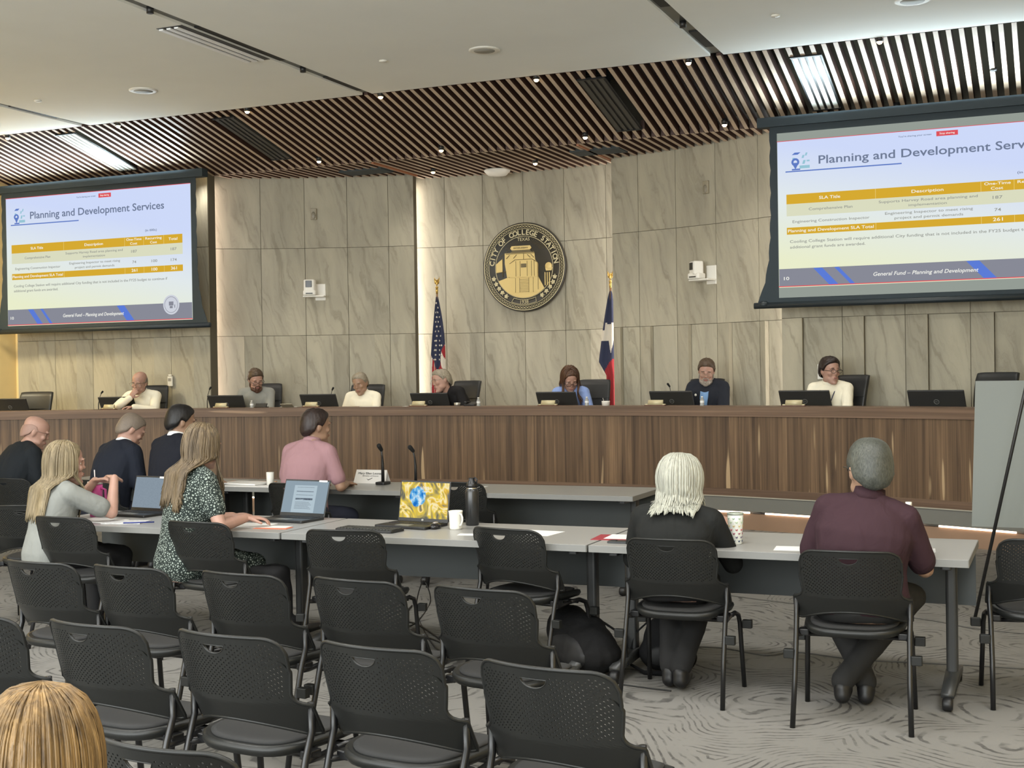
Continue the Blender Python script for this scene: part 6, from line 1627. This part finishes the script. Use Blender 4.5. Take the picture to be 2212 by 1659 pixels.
person('man with dark short hair in pink polo shirt seen from behind', 682, 8.80, headtop_y=890, headtop_z=1.375, face=R_(-10), lean=(10, 18), head=(-22, 4, 0), skin='tan', bulk=1.1, sh=1.14, top=dict(mat=C_PINK, sleeve=.75, name='polo_shirt'), collar=(C_PINK, .045), pants=(40, 44, 60),
       hair=dict(style='short', mat=H_DK, th=.012), arms={1: dict(w=(.16, .38, .775), e=(.55, -.3, -1)), -1: dict(w=(-.18, .38, .775), e=(-.55, -.3, -1))})
# ---- second table
person('blonde woman in white blouse with both hands clasped over a pink tumbler', 140, 6.40, headtop_y=968, headtop_z=1.245, face=R_(-20), lean=(8, 13), side=-2, head=(-14, 2, 2), skin='pink', sh=.92, bulk=.98, vox=.0055, top=dict(mat=C_WTOP, sleeve=.72, kind='blouse', name='blouse'), pants=(22, 22, 24),
       hair=dict(style='long', mat=H_BLONDE, len=.34, n=440, wave=.005, spread=1.0, lenvar=.14, r=.0058), arms={1: dict(w=(.12, .40, 1.01), e=(.8, .1, -1.4), h=(-.8, .3, .05), n=(0, -.2, -1), curl=16), -1: dict(w=(-.09, .38, .985), e=(-.9, .2, -1), h=(.85, .3, .12), n=(0, -.1, -1), curl=12)})
person('woman with long wavy hair in green and white patterned dress, hand on papers', 436, 6.37, headtop_y=927, headtop_z=1.36, face=R_(-26), lean=(8, 12), head=(16, 6, 4), skin='pink', sh=.94, bulk=1.0, vox=.0055, neckl=1.0, top=dict(mat=C_PRINT, sleeve=.62, kind='blouse', name='dress_top'), pants=C_PRINT, knees=.13, hs=.97,
       hair=dict(style='long', mat=H_DBLONDE, len=.36, n=440, wave=.018, spread=1.10, lenvar=.25, r=.0058), arms={1: dict(w=(.19, .33, .80), e=(.7, -.8, -.7), h=(.35, .9, -.05), n=(0, 0, -1), curl=26), -1: dict(w=(-.14, .42, .78))})
person('white-haired woman in black cardigan seated at the table seen from behind', 1468, 6.43, headtop_y=1008, headtop_z=1.185, face=R_(4), lean=(8, 14), head=(-3, 6, 0), skin='pink', sh=1.02, bulk=1.08, top=dict(mat=C_BCARD, sleeve=1.8, name='cardigan'), pants=(26, 26, 27), knees=.10, side=2, hs=.94,
       hair=dict(style='bob', mat=H_WHITE, len=.125, flick=.004), arms={1: dict(w=(.2, .40, .79), e=(.4, -.3, -1)), -1: dict(w=(-.2, .40, .79), e=(-.4, -.3, -1))}, feet={-1: (-.05, .12, .09), 1: (.02, .06, .10)})
person('grey-haired man with glasses in maroon shirt seated at table end', 1878, 6.26, headtop_y=962, headtop_z=1.30, face=R_(2), lean=(6, 12), head=(22, 2, 2), skin='tan', glasses=1, sh=1.02, bulk=1.2, side=7, hs=1.08, neckl=1.1, top=dict(mat=C_MAR, sleeve=.85, name='shirt'), collar=(C_MAR, .06), pants=(30, 30, 30), knees=.21,
       hair=dict(style='short', mat=H_GREY, th=.011, rough=.0015), arms={1: dict(w=(.22, .40, .79), e=(.4, -.3, -1)), -1: dict(w=(-.22, .40, .79), e=(-.4, -.3, -1))}, feet={-1: (.0, .26, .09), 1: (-.10, .16, .11)})
# ---- blonde head in the foreground
person('person with golden blonde hair seen only as a head, nearest to camera', 84, 1.72, headtop_y=1470, seat=.40, headtop_z=1.09, face=R_(14), lean=(5, 8), head=(8, 2, 0), skin='pink', hs=1.0, sh=.92, top=dict(mat=C_BLACK, sleeve=1.6, kind='blouse', name='blouse'),
       hair=dict(style='long', mat=H_GOLD, len=.26, n=900, wave=.006, spread=1.08, r=.0032), arms={})
